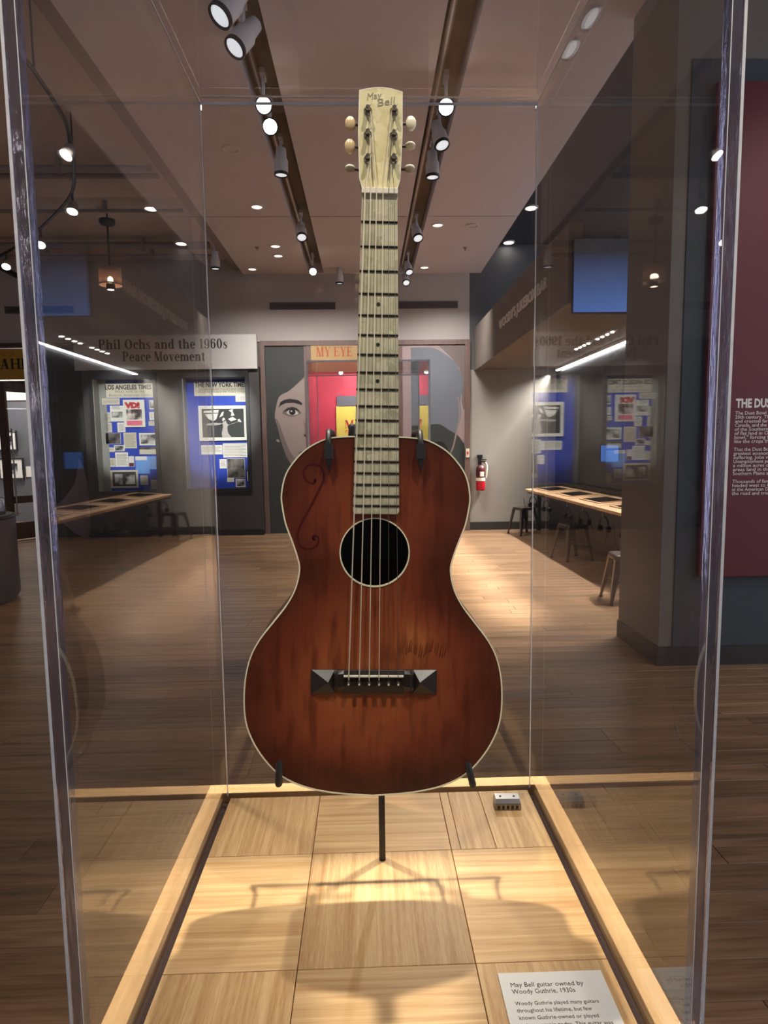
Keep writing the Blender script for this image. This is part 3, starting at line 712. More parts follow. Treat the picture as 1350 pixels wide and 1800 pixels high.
# neck, fingerboard, frets
FR = [.7432, .7122, .6842, .6562, .6302, .6052, .5822, .5592, .5382, .5182, .4982, .4812, .4632, .4472, .4312, .4172, .4032, .3892, .3772]
def fbw(w_): t = (.7432-w_)/(.7432-.3672); return .0208+t*(.0285-.0208)
nk = MB(); rings = []
for w_ in (.7432, .70, .62, .54, .48, .4625):
    hw = fbw(w_)*.97; rings.append([gl(hw*math.cos(a), w_, -.002-(.017+.02*max(0, (.5-w_)/.04)*.5)*math.sin(a)) for a in [PI*k/12 for k in range(13)]])
nk.loft(rings); nk.build('neck', 'dark_side', guitar)
fbp = [(-fbw(.7432), .7432), (fbw(.7432), .7432), (fbw(.37), .37), (fbw(.37)-.002, .3668), (-fbw(.37)+.002, .3668), (-fbw(.37), .37)]
fb = MB(); fb.prism(fbp, lambda u, w, d: gl(u, w, d), -.002, .0052); fbo = fb.build('fingerboard', 'pearl', guitar, .0004)
for w_ in FR[1:]:
    f = MB(); h = fbw(w_); f.tube([gl(-h, w_, .0052), gl(h, w_, .0052)], .0014, 8); f.build('fret', 'fret', fbo)  # thick and dark to take in the shadow below each fret
for w_ in (.6182, .5712, .5282):
    f = MB(); f.lathe([(.0022, -.0056), (.0022, -.005)], (0, 0, w_), 16, 'Y'); f.build('position_dot', 'ink', fbo)
nt = MB(); nt.box(gl(-.0212, .7432, -.001), gl(.0212, .7498, .0085)); nt.build('nut', 'bone', guitar, .0006)
hs = crom([(-.0249, .8586), (-.012, .8612), (0, .8623), (.012, .8612), (.0251, .8582)], 4)+[(.0258, .8125), (.0240, .7613), (.0205, .7502), (.0208, .7495), (-.0208, .7495), (-.0205, .7502), (-.0240, .7613), (-.0258, .8125)]
hb = MB(); hb.prism(hs, lambda u, w, d: gl(u, w, d), .001, .0030); hso = hb.build('headstock_face', 'pearl_head', guitar, .0004)
hb = MB(); hb.prism([(u*.99, w) for u, w in hs], lambda u, w, d: gl(u, w, d), -.014, .001); hb.build('headstock_back', 'dark_side', guitar)
ring_strip(list(reversed(hs)), -.0002, .0009, .001, .0031).build('headstock_binding', 'bone', guitar)
lg1 = text('logo_lettering', 'May', .0105, gl(-.0165, .8478, .0033), (PI/2, -.16, 0), 'print_grey', hso, ext=.0001, width=.0165)
lg2 = text('logo_lettering', 'Bell', .0115, gl(-.0045, .8412, .0033), (PI/2, -.16, 0), 'print_grey', hso, ext=.0001, width=.0195)
for o in (lg1, lg2):
    for v in o.data.vertices: v.co.x += .25*v.co.y
posts = [(-.0147, .8359), (-.0147, .8099), (-.0142, .7829), (.0156, .8364), (.0155, .8097), (.0158, .7835)]
btn = [(-.0352, .8256), (-.0354, .8006), (-.035, .7757), (.0359, .8280), (.0355, .8031), (.0352, .7775)]
flat = [0, 0, 1, 0, 1, 1]
for k in range(6):
    u, w_ = posts[k]; f = MB()
    f.lathe([(.0048, -.0031), (.0048, -.0042), (.003, -.0048), (.0027, -.0065), (.0022, -.0072), (.0026, -.009), (.0026, -.0135), (.0018, -.0145)], (u, 0, w_), 14, 'Y')
    po = f.build('tuning_post', 'steel', guitar)
    f = MB(); f.tube([gl(u, w_-.001+.0012*math.sin(a), .008) if False else (u+.0034*math.cos(a), -.0055-.0009*a/6.3, w_+.0034*math.sin(a)) for a in [j*.5 for j in range(26)]], .0005, 5)
    f.tube([(u, -.0085, w_), (u+.004, -.009, w_+.005), (u+.0065, -.011, w_+.002)], .0003, 4)
    f.build('string_winding', 'plain_string', po)
    bu, bw = btn[k]; s = -1 if u < 0 else 1
    f = MB(); f.cyl(gl(s*.0225, bw-.0012, -.006), gl(bu-s*.002, bw-.0006, -.006), .0016, n=8); f.cyl(gl(s*.0245, bw-.0012, -.006), gl(s*.0252, bw-.0012, -.006), .003, n=10)
    sh = f.build('tuner_shaft', 'fret', guitar)
    f = MB(); rings = []
    a_h, a_n = (.0085, .0042) if not flat[k] else (.0035, .0088)
    for j in range(9):
        t = -1+2*j/8; sc_ = math.sqrt(max(.05, 1-(t*.93)**2))
        rings.append([gl(bu+t*.0060, bw+a_h*sc_*math.sin(b), -.006+a_n*sc_*math.cos(b)) for b in [2*PI*i/16 for i in range(16)]])
    f.loft(rings); f.build('tuner_button', 'amber' if k in (0, 1) else 'ivory', sh)
# bridge
br = MB()
def bpoly(pts_top, n): return [gl(u, w, n) for u, w in pts_top]
BU, BT, BB = .080, .168, .1365
for s in (-1, 1):
    o4 = [(s*BU, BB), (s*BU, BT), (s*.0495, BT), (s*.0495, BB)]
    pk = (s*.0575, .1552); hb_ = .0015
    vs = [gl(*p, 0) for p in o4]+[gl(*p, hb_) for p in o4]+[gl(*pk, .0135)]
    br.add(vs, [(0, 1, 5, 4), (1, 2, 6, 5), (2, 3, 7, 6), (3, 0, 4, 7), (4, 5, 8), (5, 6, 8), (6, 7, 8), (7, 4, 8), (0, 3, 2, 1)])
    u0, u1 = s*.0505, s*.0385
    v2 = []
    for u, top in ((u0, .0052), (s*.0455, .0082), (u1, .0072)):
        v2.append([gl(u, BB+.004, 0), gl(u, BB+.004, top*.5), gl(u, BB+.011, top), gl(u, BT-.004, top), gl(u, BT, top*.4), gl(u, BT, 0)])
    br.loft(v2, smooth=False)
br.loft([[gl(u, BB, 0), gl(u, BB, .003), gl(u, BB+.012, .006), gl(u, BT-.006, .0062), gl(u, BT, .003), gl(u, BT, 0)] for u in (-.0388, .0388)], smooth=False)
bro = br.build('bridge', 'ebony', guitar, .0004)
sdl = MB(); sdl.box(gl(-.0385, .1602, .004), gl(.0372, .1625, .0088)); sdl.build('saddle', 'bone', bro, .0005)
PINS = [(-.032, .1535), (-.0187, .1534), (-.0062, .1533), (.0061, .1533), (.0181, .1533), (.0303, .1533)]
for k, (u, w_) in enumerate(PINS):
    f = MB(); f.lathe([(.0022, -.004), (.0024, -.0085), (.0032, -.0110), (.003, -.0135), (.0017, -.0147)], (u, 0, w_), 12, 'Y')
    po = f.build('bridge_pin', 'ebony', bro)
    f = MB(); f.lathe([(.0012, -.0146), (.0012, -.015)], (u, 0, w_), 10, 'Y'); f.build('pin_dot', 'bone', po)
nutx = [-.0172, -.0105, -.0038, .0038, .0105, .0168]
tgt = [posts[2], posts[1], posts[0], posts[3], posts[4], posts[5]]
for k in range(6):
    f = MB(); r = [.00085, .00075, .00066, .00056, .0004, .00034][k]
    pu, pw = tgt[k]
    f.tube([gl(PINS[k][0], .1545, .0065), gl(PINS[k][0], .1614, .0092), gl(nutx[k], .7465, .0089), gl(pu+(.0026 if k < 3 else -.0026), pw, .0068)], r, 6)
    o = f.build('string', 'brass_string' if k < 4 else 'plain_string', guitar)

# ------------------------------------------------------------------ stand holding the guitar
stand = thing('guitar_stand', 'thin black steel stand with padded hooks holding the old guitar', 'stand', (0, .091, D))
def st(x, y, z): return (x, y-.091, z-D)
def G2W(u, w_): return (-.014+u*math.cos(TH_G)+w_*math.sin(TH_G), 1.003-u*math.sin(TH_G)+w_*math.cos(TH_G))
f = MB(); f.box(st(-.0048, .0866, D), st(.0048, .0954, 1.42)); f.build('post', 'black', stand, .0006)
def hook_arm(zc, pts, nm):
    f = MB(); f.tube([st(*p) for p in pts], .0034, 8); return f.build(nm, 'black', stand)
for (u, wt, wb, pad) in ((-.0589, .4655, .43, 1), (.0531, .4665, .431, 1)):
    x, zt = G2W(u, wt); _, ze = G2W(u, wb); sg = -1 if u < 0 else 1
    hook_arm(0, [(0, .083, zt-.06), (x*.7, .083, zt-.058), (x, .08, zt-.05), (x, .07, zt-.004), (x, .045, zt+.003), (x, -.045, zt+.002), (x, -.054, zt-.003), (x, -.0565, zt-.014), (x, -.0565, ze)], 'upper_arm')
    f = MB(); f.loft([[st(x+a*.0052, -.0575+b*.0042, z) for a, b in ((-1, -1), (1, -1), (1, 1), (-1, 1))] for z in (zt-.013, zt-.031)], smooth=False)
    f.loft([[st(x+a*.004*k, -.0575+b*.004*k, z) for a, b in ((-1, -1), (1, -1), (1, 1), (-1, 1))] for z, k in ((zt-.031, 1), (zt-.046, .2))], smooth=False)
    f.build('upper_pad', 'rubber', stand, .0006)
for (u, wt, wb, u2) in ((-.1193, .051, .0169, -.1205), (.1218, .0480, .0153, .129)):
    x, zt = G2W(u, wt); x2, zb = G2W(u2, wb)
    hook_arm(0, [(0, .083, zb+.05), (x2*.8, .083, zb+.048), (x2, .08, zb+.03), (x2, .06, zb+.0), (x2, -.045, zb+.0), (x2, -.055, zb+.002), (x2, -.0575, zb+.006)], 'lower_arm')
    f = MB(); f.tube([st(x2, -.05, zb+.0), st(x2, -.057, zb+.002), st(x2+(x-x2)*.3, -.059, zb+.01), st(x, -.059, zt-.004), st(x, -.059, zt)], [.0043, .0045, .0045, .0043, .0028], 10)
    f.build('lower_peg', 'rubber', stand)
f = MB(); f.box(st(-.03, .078, 1.19), st(.03, .086, 1.22)); f.build('cross_plate', 'black', stand)
# small dark pad beside the neck heel
f = MB(); f.loft([[st(-.034+.006*math.cos(a)*k, .045+.01*math.sin(a)*k, z) for a in [2*PI*j/10 for j in range(10)]] for z, k in ((1.463, .7), (1.468, 1), (1.474, .75), (1.48, 1.05), (1.484, .6))])
f.tube([st(-.034, .045, 1.468), st(-.02, .08, 1.44), st(0, .086, 1.41)], .003, 8)
f.build('neck_pad', 'rubber', stand)

# ------------------------------------------------------------------ small things on the deck
hm = thing('slotted_metal_box', 'small silver-grey metal box with five dark slots on the rear right deck corner', 'box', (.2245, .222, D), (0, 0, -.04))
box_obj('comb', (-.023, -.011, 0), (.023, .011, .012), 'steel', hm, .001)
f = MB(); f.loft([[(-.023, -.011, .012), (.023, -.011, .012), (.023, .012, .012), (-.023, .012, .012)], [(-.021, -.007, .019), (.021, -.007, .019), (.021, .011, .019), (-.021, .011, .019)]], smooth=False)
cv = f.build('cover_plate', 'silver', hm, .0008)
for sx in (-.012, .012):
    f = MB(); f.lathe([(.0022, .0188), (.0022, .0196), (.001, .0199)], (sx, .001, 0), 10); f.build('rivet', 'fret', cv)
for k in range(5): box_obj('air_slot', (-.0185+k*.008, -.0114, .002), (-.0140+k*.008, -.0105, .0085), 'ink', hm)

cd = thing('label_card', 'white printed label card lying on the front right of the deck', 'label', (.133, -.13, D), (0, 0, -.005))
box_obj('card_sheet', (0, -.143, 0), (.1255, 0, .003), 'card', cd, .0005)
lines = [(-.0205, 'May Bell guitar owned by', .0088, .086, .0115), (-.0295, 'Woody Guthrie, 1930s', .0088, .074, .0115),
         (-.0445, 'Woody Guthrie played many guitars', .0068, .096, .0115), (-.0535, 'throughout his lifetime, but few', .0068, .085, .0115),
         (-.0625, 'known Guthrie-owned or played', .0068, .089, .0115), (-.0715, 'guitars remain today. This guitar was', .0068, .102, .0115),
         (-.0805, 'found at a music store in Seattle and', .0068, .102, .0115)]
for yy, s_, sz, wd, xo in lines:
    text('card_lettering', s_, sz, (xo, yy, .0031), (0, 0, 0), 'ink', cd, width=wd, ext=.00008)

# ------------------------------------------------------------------ wall graphics helper (flat print built as thin layers)
def layer(name, pts, m, parent, x, z, y, th=.0015, sx=1.0):
    """polygon of a mural print: pts in metres from the panel's lower-left corner"""
    f = MB(); f.prism(pts, lambda u, w, d: (x+u, y+d, z+w), 0, -th)
    return f.build(name, m, parent)
def ell(cx, cy, rx, ry, n=24): return [(cx+rx*math.cos(2*PI*k/n), cy+ry*math.sin(2*PI*k/n)) for k in range(n)]

# left portrait mural panel beside the middle opening
def mural_left():
    t = thing('portrait_mural', 'tall grey portrait mural showing half a face, left of the middle opening', 'mural', (-1.70, 10.0, 0))
    W, H = .66, 3.2
    box_obj('mural_panel', (0, .0, 0), (W, .085, H), 'mural_dark', t)
    def c(a, b): return ((450+a*.1407-465.5)*.0099, H-.02-(590+b*.1407-605)*.0099)
    def poly(nm, pts, m, k): f = MB(); f.prism([c(*p) for p in pts], lambda u, w, d: (u, d, w), -.001*k+.0006, -.001*k); f.build(nm, m, t)
    poly('face_print', crom([(612, 440), (480, 560), (380, 640), (270, 700), (222, 850), (210, 960), (235, 1060), (250, 1130), (290, 1290), (350, 1460), (430, 1560), (520, 1620), (612, 1650)], 3), 'skin', 1)
    poly('cheek_shade', crom([(210, 960), (235, 1060), (250, 1130), (290, 1290), (350, 1460), (430, 1560), (520, 1620), (612, 1650), (612, 1560), (500, 1520), (400, 1400), (330, 1240), (280, 1080), (240, 980)], 2), 'skin_shade', 2)
    poly('ear_print', [(215, 1225), (245, 1215), (262, 1255), (225, 1250)], 'skin', 2)
    poly('eyebrow_print', [(255, 835), (285, 765), (340, 738), (400, 727), (500, 745), (552, 785), (542, 806), (450, 776), (350, 778), (290, 806)], 'mural_black', 3)
    poly('eye_shadow', crom([(295, 900), (340, 850), (400, 822), (470, 835), (520, 880), (535, 905), (480, 930), (420, 945), (350, 930), (295, 900)], 2), 'skin_shade', 3)
    poly('eye_line', [(310, 890), (360, 845), (430, 828), (490, 850), (525, 900), (480, 868), (430, 852), (370, 868)], 'mural_black', 4)
    poly('eye_white', crom([(352, 900), (380, 868), (430, 856), (480, 880), (500, 912), (440, 928), (390, 922), (352, 900)], 2), 'eye_white', 5)
    poly('iris', ell(424, 888, 40, 38), 'mural_black', 6); poly('iris_glint', ell(415, 878, 11, 10, 10), 'eye_white', 7)
    poly('nose_shadow', [(555, 980), (590, 1060), (602, 1170), (560, 1185), (545, 1165), (575, 1140), (570, 1050)], 'skin_shade', 3)
    poly('nostril', [(560, 1170), (600, 1160), (602, 1190), (575, 1195)], 'mural_black', 4)
    poly('lips', [(480, 1388), (540, 1362), (585, 1335), (612, 1322), (612, 1400), (560, 1402)], 'skin_shade', 4)
    poly('lip_line', [(480, 1386), (545, 1378), (612, 1360), (612, 1372), (545, 1390)], 'mural_black', 5)
    poly('hair_strand', [(600, 445), (490, 550), (480, 560), (602, 470)], 'skin_shade', 2)
mural_left()
def mural_right():
    t = thing('profile_mural', 'tall blue-grey portrait mural of a bowed head, right of the middle opening', 'mural', (.63, 10.0, 0))
    W, H = 1.07, 3.2
    box_obj('mural_panel', (0, 0, 0), (W, .085, H), 'mural_pink', t)
    def c(a, b): return (max(.0, (680+a*.1333-702)*.0099-.0+ -.03), H-.02-(590+b*.1333-602)*.0099)
    def poly(nm, pts, m, k): f = MB(); f.prism([c(*p) for p in pts], lambda u, w, d: (u, d, w), -.001*k+.0006, -.001*k); f.build(nm, m, t)
    poly('shadow_print', crom([(640, 70), (820, 90), (990, 60), (1000, 500), (1000, 900), (960, 820), (950, 450), (880, 310), (760, 180), (640, 70)], 2), 'skin_shade', 1)
    poly('hair_print', crom([(300, 112), (480, 110), (600, 122), (750, 200), (880, 310), (950, 450), (972, 600), (940, 800), (950, 960), (905, 1180), (870, 1240), (600, 1300), (300, 1300)], 3), 'mural_slate', 2)
    poly('shoulder_print', crom([(300, 1110), (540, 1098), (640, 1090), (720, 1120), (800, 1175), (900, 1235), (960, 1310), (1000, 1420), (1000, 1900), (300, 1900)], 3), 'mural_dark', 3)
    poly('collar_print', crom([(560, 1400), (620, 1330), (690, 1318), (740, 1350), (780, 1420), (820, 1550), (800, 1900), (540, 1900)], 3), 'mural_black', 4)
    poly('strand_print', crom([(880, 730), (905, 760), (920, 900), (915, 1050), (880, 1200), (840, 1380), (800, 1480), (815, 1480), (860, 1380), (900, 1200), (930, 1050), (935, 900), (915, 750)], 2), 'skin', 5)
mural_right()
def mural_far_left():
    t = thing('singer_mural', 'black portrait mural with a pale collar shape between brown door and charcoal kiosk', 'mural', (-5.46, 9.98, 0))
    W, H = .68, 3.25
    box_obj('mural_panel', (0, 0, 0), (W, .1, H), 'mural_black', t)
    def c(a, b): return ((a/4.735-75)*.0099+.0-.02, H-(580+b/4.735-605)*.0099)
    def poly(nm, pts, m, k): f = MB(); f.prism([c(*p) for p in pts], lambda u, w, d: (u, d, w), -.001*k+.0006, -.001*k); f.build(nm, m, t)
    poly('collar_print', crom([(630, 1030), (600, 1180), (560, 1270), (450, 1390), (380, 1430), (560, 1640), (690, 1640), (690, 1240), (650, 1060), (630, 1030)], 3), 'mural_pale', 1)
    poly('neck_print', crom([(640, 620), (665, 700), (670, 800), (640, 900), (620, 1010), (640, 1020), (690, 900), (690, 620)], 2), 'mural_dark', 1)
    poly('cheek_print', crom([(430, 520), (470, 500), (510, 540), (490, 580), (430, 570)], 3), 'mural_dark', 1)
mural_far_left()

# yellow sign over the middle opening
sg = thing('exhibit_sign', 'tan hanging sign with orange serif lettering over the middle opening', 'sign', (-.92, 9.98, 2.75))
box_obj('sign_board', (0, 0, 0), (1.44, .04, .45), 'ochre2', sg)
serif('sign_lettering', 'MY EYE', .16, (.09, 0, .265), 'orange_ink', sg, width=.62)
serif('sign_lettering', 'R', .15, (1.235, 0, .2), 'text_grey', sg)
# poster room beyond
pp = thing('yellow_poster', 'yellow poster with red letters on the red wall beyond the opening', 'poster', (-.62, 12.33, 1.0))
box_obj('poster_sheet', (0, 0, 0), (.62, .04, 1.34), 'yellow', pp)
M['bright_yellow'] = mat('bright_yellow', (232, 216, 96), .6)
pp.children[0].data.materials[0] = M['bright_yellow']
serif('poster_lettering', 'M', .17, (.17, 0, .88), 'red_ink', pp); serif('poster_lettering', 'T', .17, (.18, 0, .67), 'red_ink', pp)
f = thing('wall_banner', 'dull blue banner over the yellow poster in the red room', 'banner', (-.6, 12.33, 2.33)); box_obj('banner_cloth', (0, 0, 0), (.75, .04, .22), 'mural_slate', f)
f = thing('red_portrait_poster', 'pink and red portrait poster seen right of the guitar neck', 'poster', (.5, 12.33, 1.2))
box_obj('poster_sheet', (0, 0, 0), (.9, .04, 1.75), 'mural_pink', f)
for nm, pts, m, k in (('hair_print', ell(.28, .95, .24, .36), 'mural_pale', 1), ('face_print', ell(.24, .9, .17, .3), 'pink_print', 2), ('shirt_print', [(0, 0), (.55, 0), (.5, .45), (.3, .62), (0, .55)], 'pink_print', 2), ('beard_print', ell(.24, .68, .1, .1), 'red_ink', 3), ('brow_print', [(.14, .98), (.3, .9), (.3, .94), (.16, 1.02)], 'red_ink', 3)):
    g_ = MB(); g_.prism(pts, lambda u, w, d: (u, d, w), -.001*k+.0006, -.001*k); g_.build(nm, m, f)
f = thing('pink_panel', 'pale pink glowing panel on the left of the red room', 'panel', (-1.55, 12.33, .9)); box_obj('panel_sheet', (0, 0, 0), (.5, .04, 1.2), 'pink_print', f)

# second display case further down the hall
c2 = thing('far_display_case', 'second clear acrylic case standing behind the guitar neck', 'display case', (.007, 3.31, 0))
box_obj('plinth_body', (-.37, -.34, 0), (.37, .34, .8), 'rim', c2)
t_ = .012; zt = 1.965
for nm, a, b in (('front_pane', (-.37, -.34, .8), (.37, -.34+t_, zt)), ('back_pane', (-.37, .34-t_, .8), (.37, .34, zt)), ('left_pane', (-.37, -.34+t_+.0005, .8), (-.37+t_, .34-t_-.0005, zt)), ('right_pane', (.37-t_, -.34+t_+.0005, .8), (.37, .34-t_-.0005, zt)), ('top_pane', (-.37, -.34, zt+.0005), (.37, .34, zt+t_))):
    box_obj(nm, a, b, 'acrylic', c2)
for sx in (-1, 1):
    box_obj('edge_line', (sx*.37, -.3415, .8), (sx*.36, -.34, zt+t_), 'frost', c2); box_obj('edge_line', (sx*.357, .3275, .8), (sx*.3535, .326, zt), 'frost', c2)
box_obj('edge_line', (-.36, -.3415, zt+t_-.011), (.36, -.34, zt+t_), 'frost', c2); box_obj('edge_line', (-.353, .326, zt-.006), (.353, .3275, zt), 'frost', c2)

# ------------------------------------------------------------------ charcoal kiosk with two niches
KX0, KX1 = -4.72, -1.79
kk = thing('exhibit_kiosk', 'charcoal wall kiosk with two lit niches under a pale lettered header', 'display', (0, 0, 0))
f = MB(); Y0, Y1 = 9.86, 10.08; ZB = 2.85
nl = (-4.55, -3.55, .78, 2.66); nr = (-3.07, -2.02, .80, 2.67)
f.box((KX0, Y0, 0), (KX1, Y1, .78)); f.box((KX0, Y0, 2.66), (KX1, Y1, ZB))
f.box((KX0, Y0, .78), (nl[0], Y1, 2.66)); f.box((nl[1], Y0, .78), (nr[0], Y1, 2.66)); f.box((nr[1], Y0, .78), (KX1, Y1, 2.66))
f.build('kiosk_body', 'kiosk', kk)
box_obj('kiosk_foot', (KX0-.01, Y0-.02, 0), (KX1+.01, Y0, .1), 'black', kk)
fr = MB()
for n_ in (nl, nr):
    fr.box((n_[0]-.06, Y0-.03, n_[2]-.06), (n_[0], Y0, n_[3]+.14)); fr.box((n_[1], Y0-.03, n_[2]-.06), (n_[1]+.06, Y0, n_[3]+.14))
    fr.box((n_[0], Y0-.03, n_[3]), (n_[1], Y0, n_[3]+.14)); fr.box((n_[0], Y0-.03, n_[2]-.06), (n_[1], Y0, n_[2]))
fr.build('niche_frame', 'black', kk)
NB = 10.075
for n_, sw in ((nl, .0), (nr, .0)):
    box_obj('niche_board', (n_[0], NB, n_[2]), (n_[1], NB+.012, n_[3]), 'blue', kk)
    box_obj('niche_side', (n_[0], Y0, n_[2]), (n_[0]+.012, NB, n_[3]), 'niche', kk)
box_obj('niche_return', (nl[0]+.012, NB-.004, nl[2]), (nl[0]+.13, NB, nl[3]), 'niche', kk)
hd = box_obj('header_panel', (-4.80, 9.80, 2.80), (-1.80, 9.86, 3.36), 'header', kk)
serif('header_lettering', 'Phil Ochs and the 1960s', .158, (-3.33, 9.80, 3.135), 'ink', hd, width=2.12, align='CENTER')
serif('header_lettering', 'Peace Movement', .158, (-3.33, 9.80, 2.935), 'ink', hd, width=1.36, align='CENTER')

# papers pinned on the boards: pixel-sized sheets, one object each
def paper(label, x0, z0, x1, z1, style='text', m='paper', cat='document', k=0, name='printed_sheet', group=None, heads=None):
    """x, z in metres on the board; style chooses what is printed"""
    yb = NB-.0005-.004*k
    t = thing(name, label, cat, (x0, yb, z0), group=group)
    W, H = x1-x0, z1-z0
    box_obj('sheet', (0, -.003, 0), (W, 0, H), m, t)
    f = MB(); yp = -.0035
    if style == 'text':
        z = H-.03; j = 0
        while z > .03:
            f.box((.02, yp, z-.006), (W-.02-(.05*W if j % 3 == 2 else 0)*2, yp+.0004, z)); z -= .02; j += 1
        if f.v: f.build('print_lines', 'text_grey', t)
    elif style == 'photo':
        f.box((W*.09, yp, H*.12), (W*.91, yp+.0004, H*.88)); f.build('photo_print', 'photo', t)
    elif style == 'photo_top':
        f.box((W*.09, yp, H*.25), (W*.93, yp+.0004, H*.62)); f.build('photo_print', 'photo', t)
        g2 = MB(); g2.box((.03, yp, H*.9), (W*.7, yp+.0004, H*.94)); g2.box((.03, yp, H*.8), (W*.8, yp+.0004, H*.83)); g2.build('print_lines', 'text_grey', t)
    elif style == 'photo_dark':
        f.box((W*.02, yp, H*.02), (W*.98, yp+.0004, H*.98)); f.build('photo_print', 'photo_dark', t)
    elif style == 'half':
        f.box((0, yp, H*.66), (W, yp+.0004, H)); f.build('photo_print', 'photo_dark', t)
    elif style == 'two':
        f.box((W*.08, yp, H*.1), (W*.92, yp+.0004, H*.9)); f.build('mount_print', 'kiosk', t)
        g2 = MB(); g2.box((W*.16, yp-.0005, H*.2), (W*.44, yp-.0001, H*.78)); g2.box((W*.54, yp-.0005, H*.2), (W*.88, yp-.0001, H*.74)); g2.build('photo_print', 'photo', t)
    return t
def px(a, b): return (-4.494+(a-187)*.00992+.0, .764+(861-b)*.00955)      # board coordinates of the left niche
def board(label, a0, b0, a1, b1, style='text', m='paper', **kw):
    x0, z0 = px(a0, b1); x1, z1 = px(a1, b0); x1 = min(x1, nl[1]-.02)
    return paper(label, x0, z0, x1, z1, style, m, **kw)
GL = 'papers in the left niche of the kiosk'; GR = 'papers in the right niche of the kiosk'
t = board('pale newspaper masthead LOS ANGELES TIMES across the top of the left niche', 187, 668, 277, 693, 'none', 'cream_paper', name='newspaper_page', cat='newspaper', group=GL)
x0, z0 = px(187, 693)
text('masthead', 'LOS ANGELES TIMES', .11, (.06, -.004, .14), WALLROT, 'ink', t, width=.78, bold=.004)
text('headline', 'FRIDAY, JUNE 26, 1968', .05, (.22, -.004, .085), WALLROT, 'text_grey', t, width=.5)
text('headline', 'Riots in American Cities', .055, (.12, -.004, .025), WALLROT, 'text_grey', t, width=.7)
board('small cream newspaper column just below the newspaper masthead at left', 187, 694, 217, 705, 'text', 'cream_paper', k=1, group=GL)
board('white sheet with a wide grey photo, left of the red lettered poster', 199.5, 707, 222, 735, 'photo_top', group=GL)
board('cream typed sheet left of the white sheet with a photo', 187, 718.5, 199, 736, 'text', 'cream_paper', group=GL)
board('cream typed sheet at the far left above the dark car photo', 188, 737, 201, 754, 'text', 'cream_paper', group=GL)
board('pale typed sheet just below left of the red lettered poster', 210.5, 737, 224, 754, 'text', group=GL)
# framed red poster
x0, z0 = px(223, 745.5); x1, z1 = px(259.5, 697)
t = thing('protest_poster', 'white framed poster with red letters VD! in the left niche', 'poster', (x0, NB-.03, z0)); W, H = x1-x0, z1-z0
box_obj('poster_frame', (0, 0, 0), (W, .028, H), 'paper', t, .004)
text('poster_lettering', 'VD!', .12, (.045, -.001, H-.135), WALLROT, 'red_ink', t, width=W-.1, bold=.012)
box_obj('poster_photo', (.05, -.001, .13), (W-.05, 0, H-.16), 'photo_red', t); box_obj('poster_caption', (.05, -.001, .03), (W-.05, 0, .11), 'pink_print', t)
board('narrow grey photo right of the red lettered poster, upper edge of board', 267, 698, 276, 714, 'photo', 'paper', group=GL)
board('small white card in the middle of the right edge of the board', 266, 719, 275, 733, 'text', group=GL)
board('small cream caption under the white card at the right edge', 264, 735, 276, 743, 'text', 'cream_paper', group=GL)
board('dark car photo with a pale curved shape at the left edge of the board', 189, 755, 215, 775, 'photo_dark', group=GL)
board('cream letter with a dark corner stamp, middle of the left board', 220, 755, 242, 783, 'text', 'cream_paper', group=GL)
board('white framed landscape photo at the right edge of the left board', 247, 756, 277, 778, 'photo', k=2, name='framed_photo', cat='photo', group=GL)
board('cream strip with a dark band below the framed landscape photo', 246, 781, 278, 794, 'half', 'cream_paper', group=GL)
board('small white framed photo of a dark street above the tall letter', 203, 777, 221, 788, 'photo', k=1, name='framed_photo', cat='photo', group=GL)
board('small cream slip left of the little street photo', 190, 781, 203, 789, 'text', 'cream_paper', group=GL)
board('tall white typed letter above the double photo frame', 204, 790, 226, 816, 'text', 'paper', group=GL)
board('short cream typed page left of the tall white letter', 191, 800, 203.5, 816, 'text', 'cream_paper', group=GL)
t = board('small white leaflet with a dark red lower part beside the tall letter', 226.5, 797, 236, 816, 'none', group=GL)
box_obj('red_block', (.005, -.0036, .004), (.088, -.0031, .066), 'dust_red', t)
t = board('light blue document sheet with a white heading at the lower right', 238, 798, 262, 829, 'none', 'light_blue', k=0, group=GL)
box_obj('heading_strip', (0, -.004, .235), (.2, -.0031, .3), 'paper', t)
board('light blue framed page at the lower right edge of the board', 261.5, 798, 278, 821, 'text', 'light_blue', k=1, group=GL)
t = board('wide pale frame holding two dark photos at the bottom of the left niche', 194, 822, 242, 854, 'two', 'cream_paper', k=3, name='double_photo_frame', cat='photo', group=GL)
board('cream note right of the double photo frame', 245, 832, 258, 849, 'text', 'cream_paper', group=GL)
board('cream note at the lower right corner of the left niche', 263, 840, 276, 857, 'text', 'cream_paper', group=GL)
# right niche
def px2(a, b): return (-3.04+(a-328)*.00985, .799+(859.5-b)*.0094)
def board2(label, a0, b0, a1, b1, style='text', m='paper', **kw):
    x0, z0 = px2(a0, b1); x1, z1 = px2(a1, b0); x1 = min(x1, nr[1]-.015)
    return paper(label, x0, z0, x1, z1, style, m, group=GR, **kw)
t = board2('pale newspaper masthead THE NEW YORK TIMES across the top of the right niche', 339, 666, 431, 691, 'none', 'cream_paper', name='newspaper_page', cat='newspaper')
text('masthead', 'THE NEW YORK TIMES', .11, (.02, -.004, .15), WALLROT, 'ink', t, width=.87, bold=.004)
text('headline', 'NIXON RESIGNS TODAY AND FORD', .05, (.08, -.004, .095), WALLROT, 'text_grey', t, width=.78)
text('headline', 'FORD PREPARES TO TAKE OVER', .05, (.05, -.004, .045), WALLROT, 'text_grey', t, width=.82)
board2('small pale clipping below the right end of the newspaper masthead', 410, 689, 432, 702, 'text', k=1)
x0, z0 = px2(346, 772); x1, z1 = px2(432, 709)
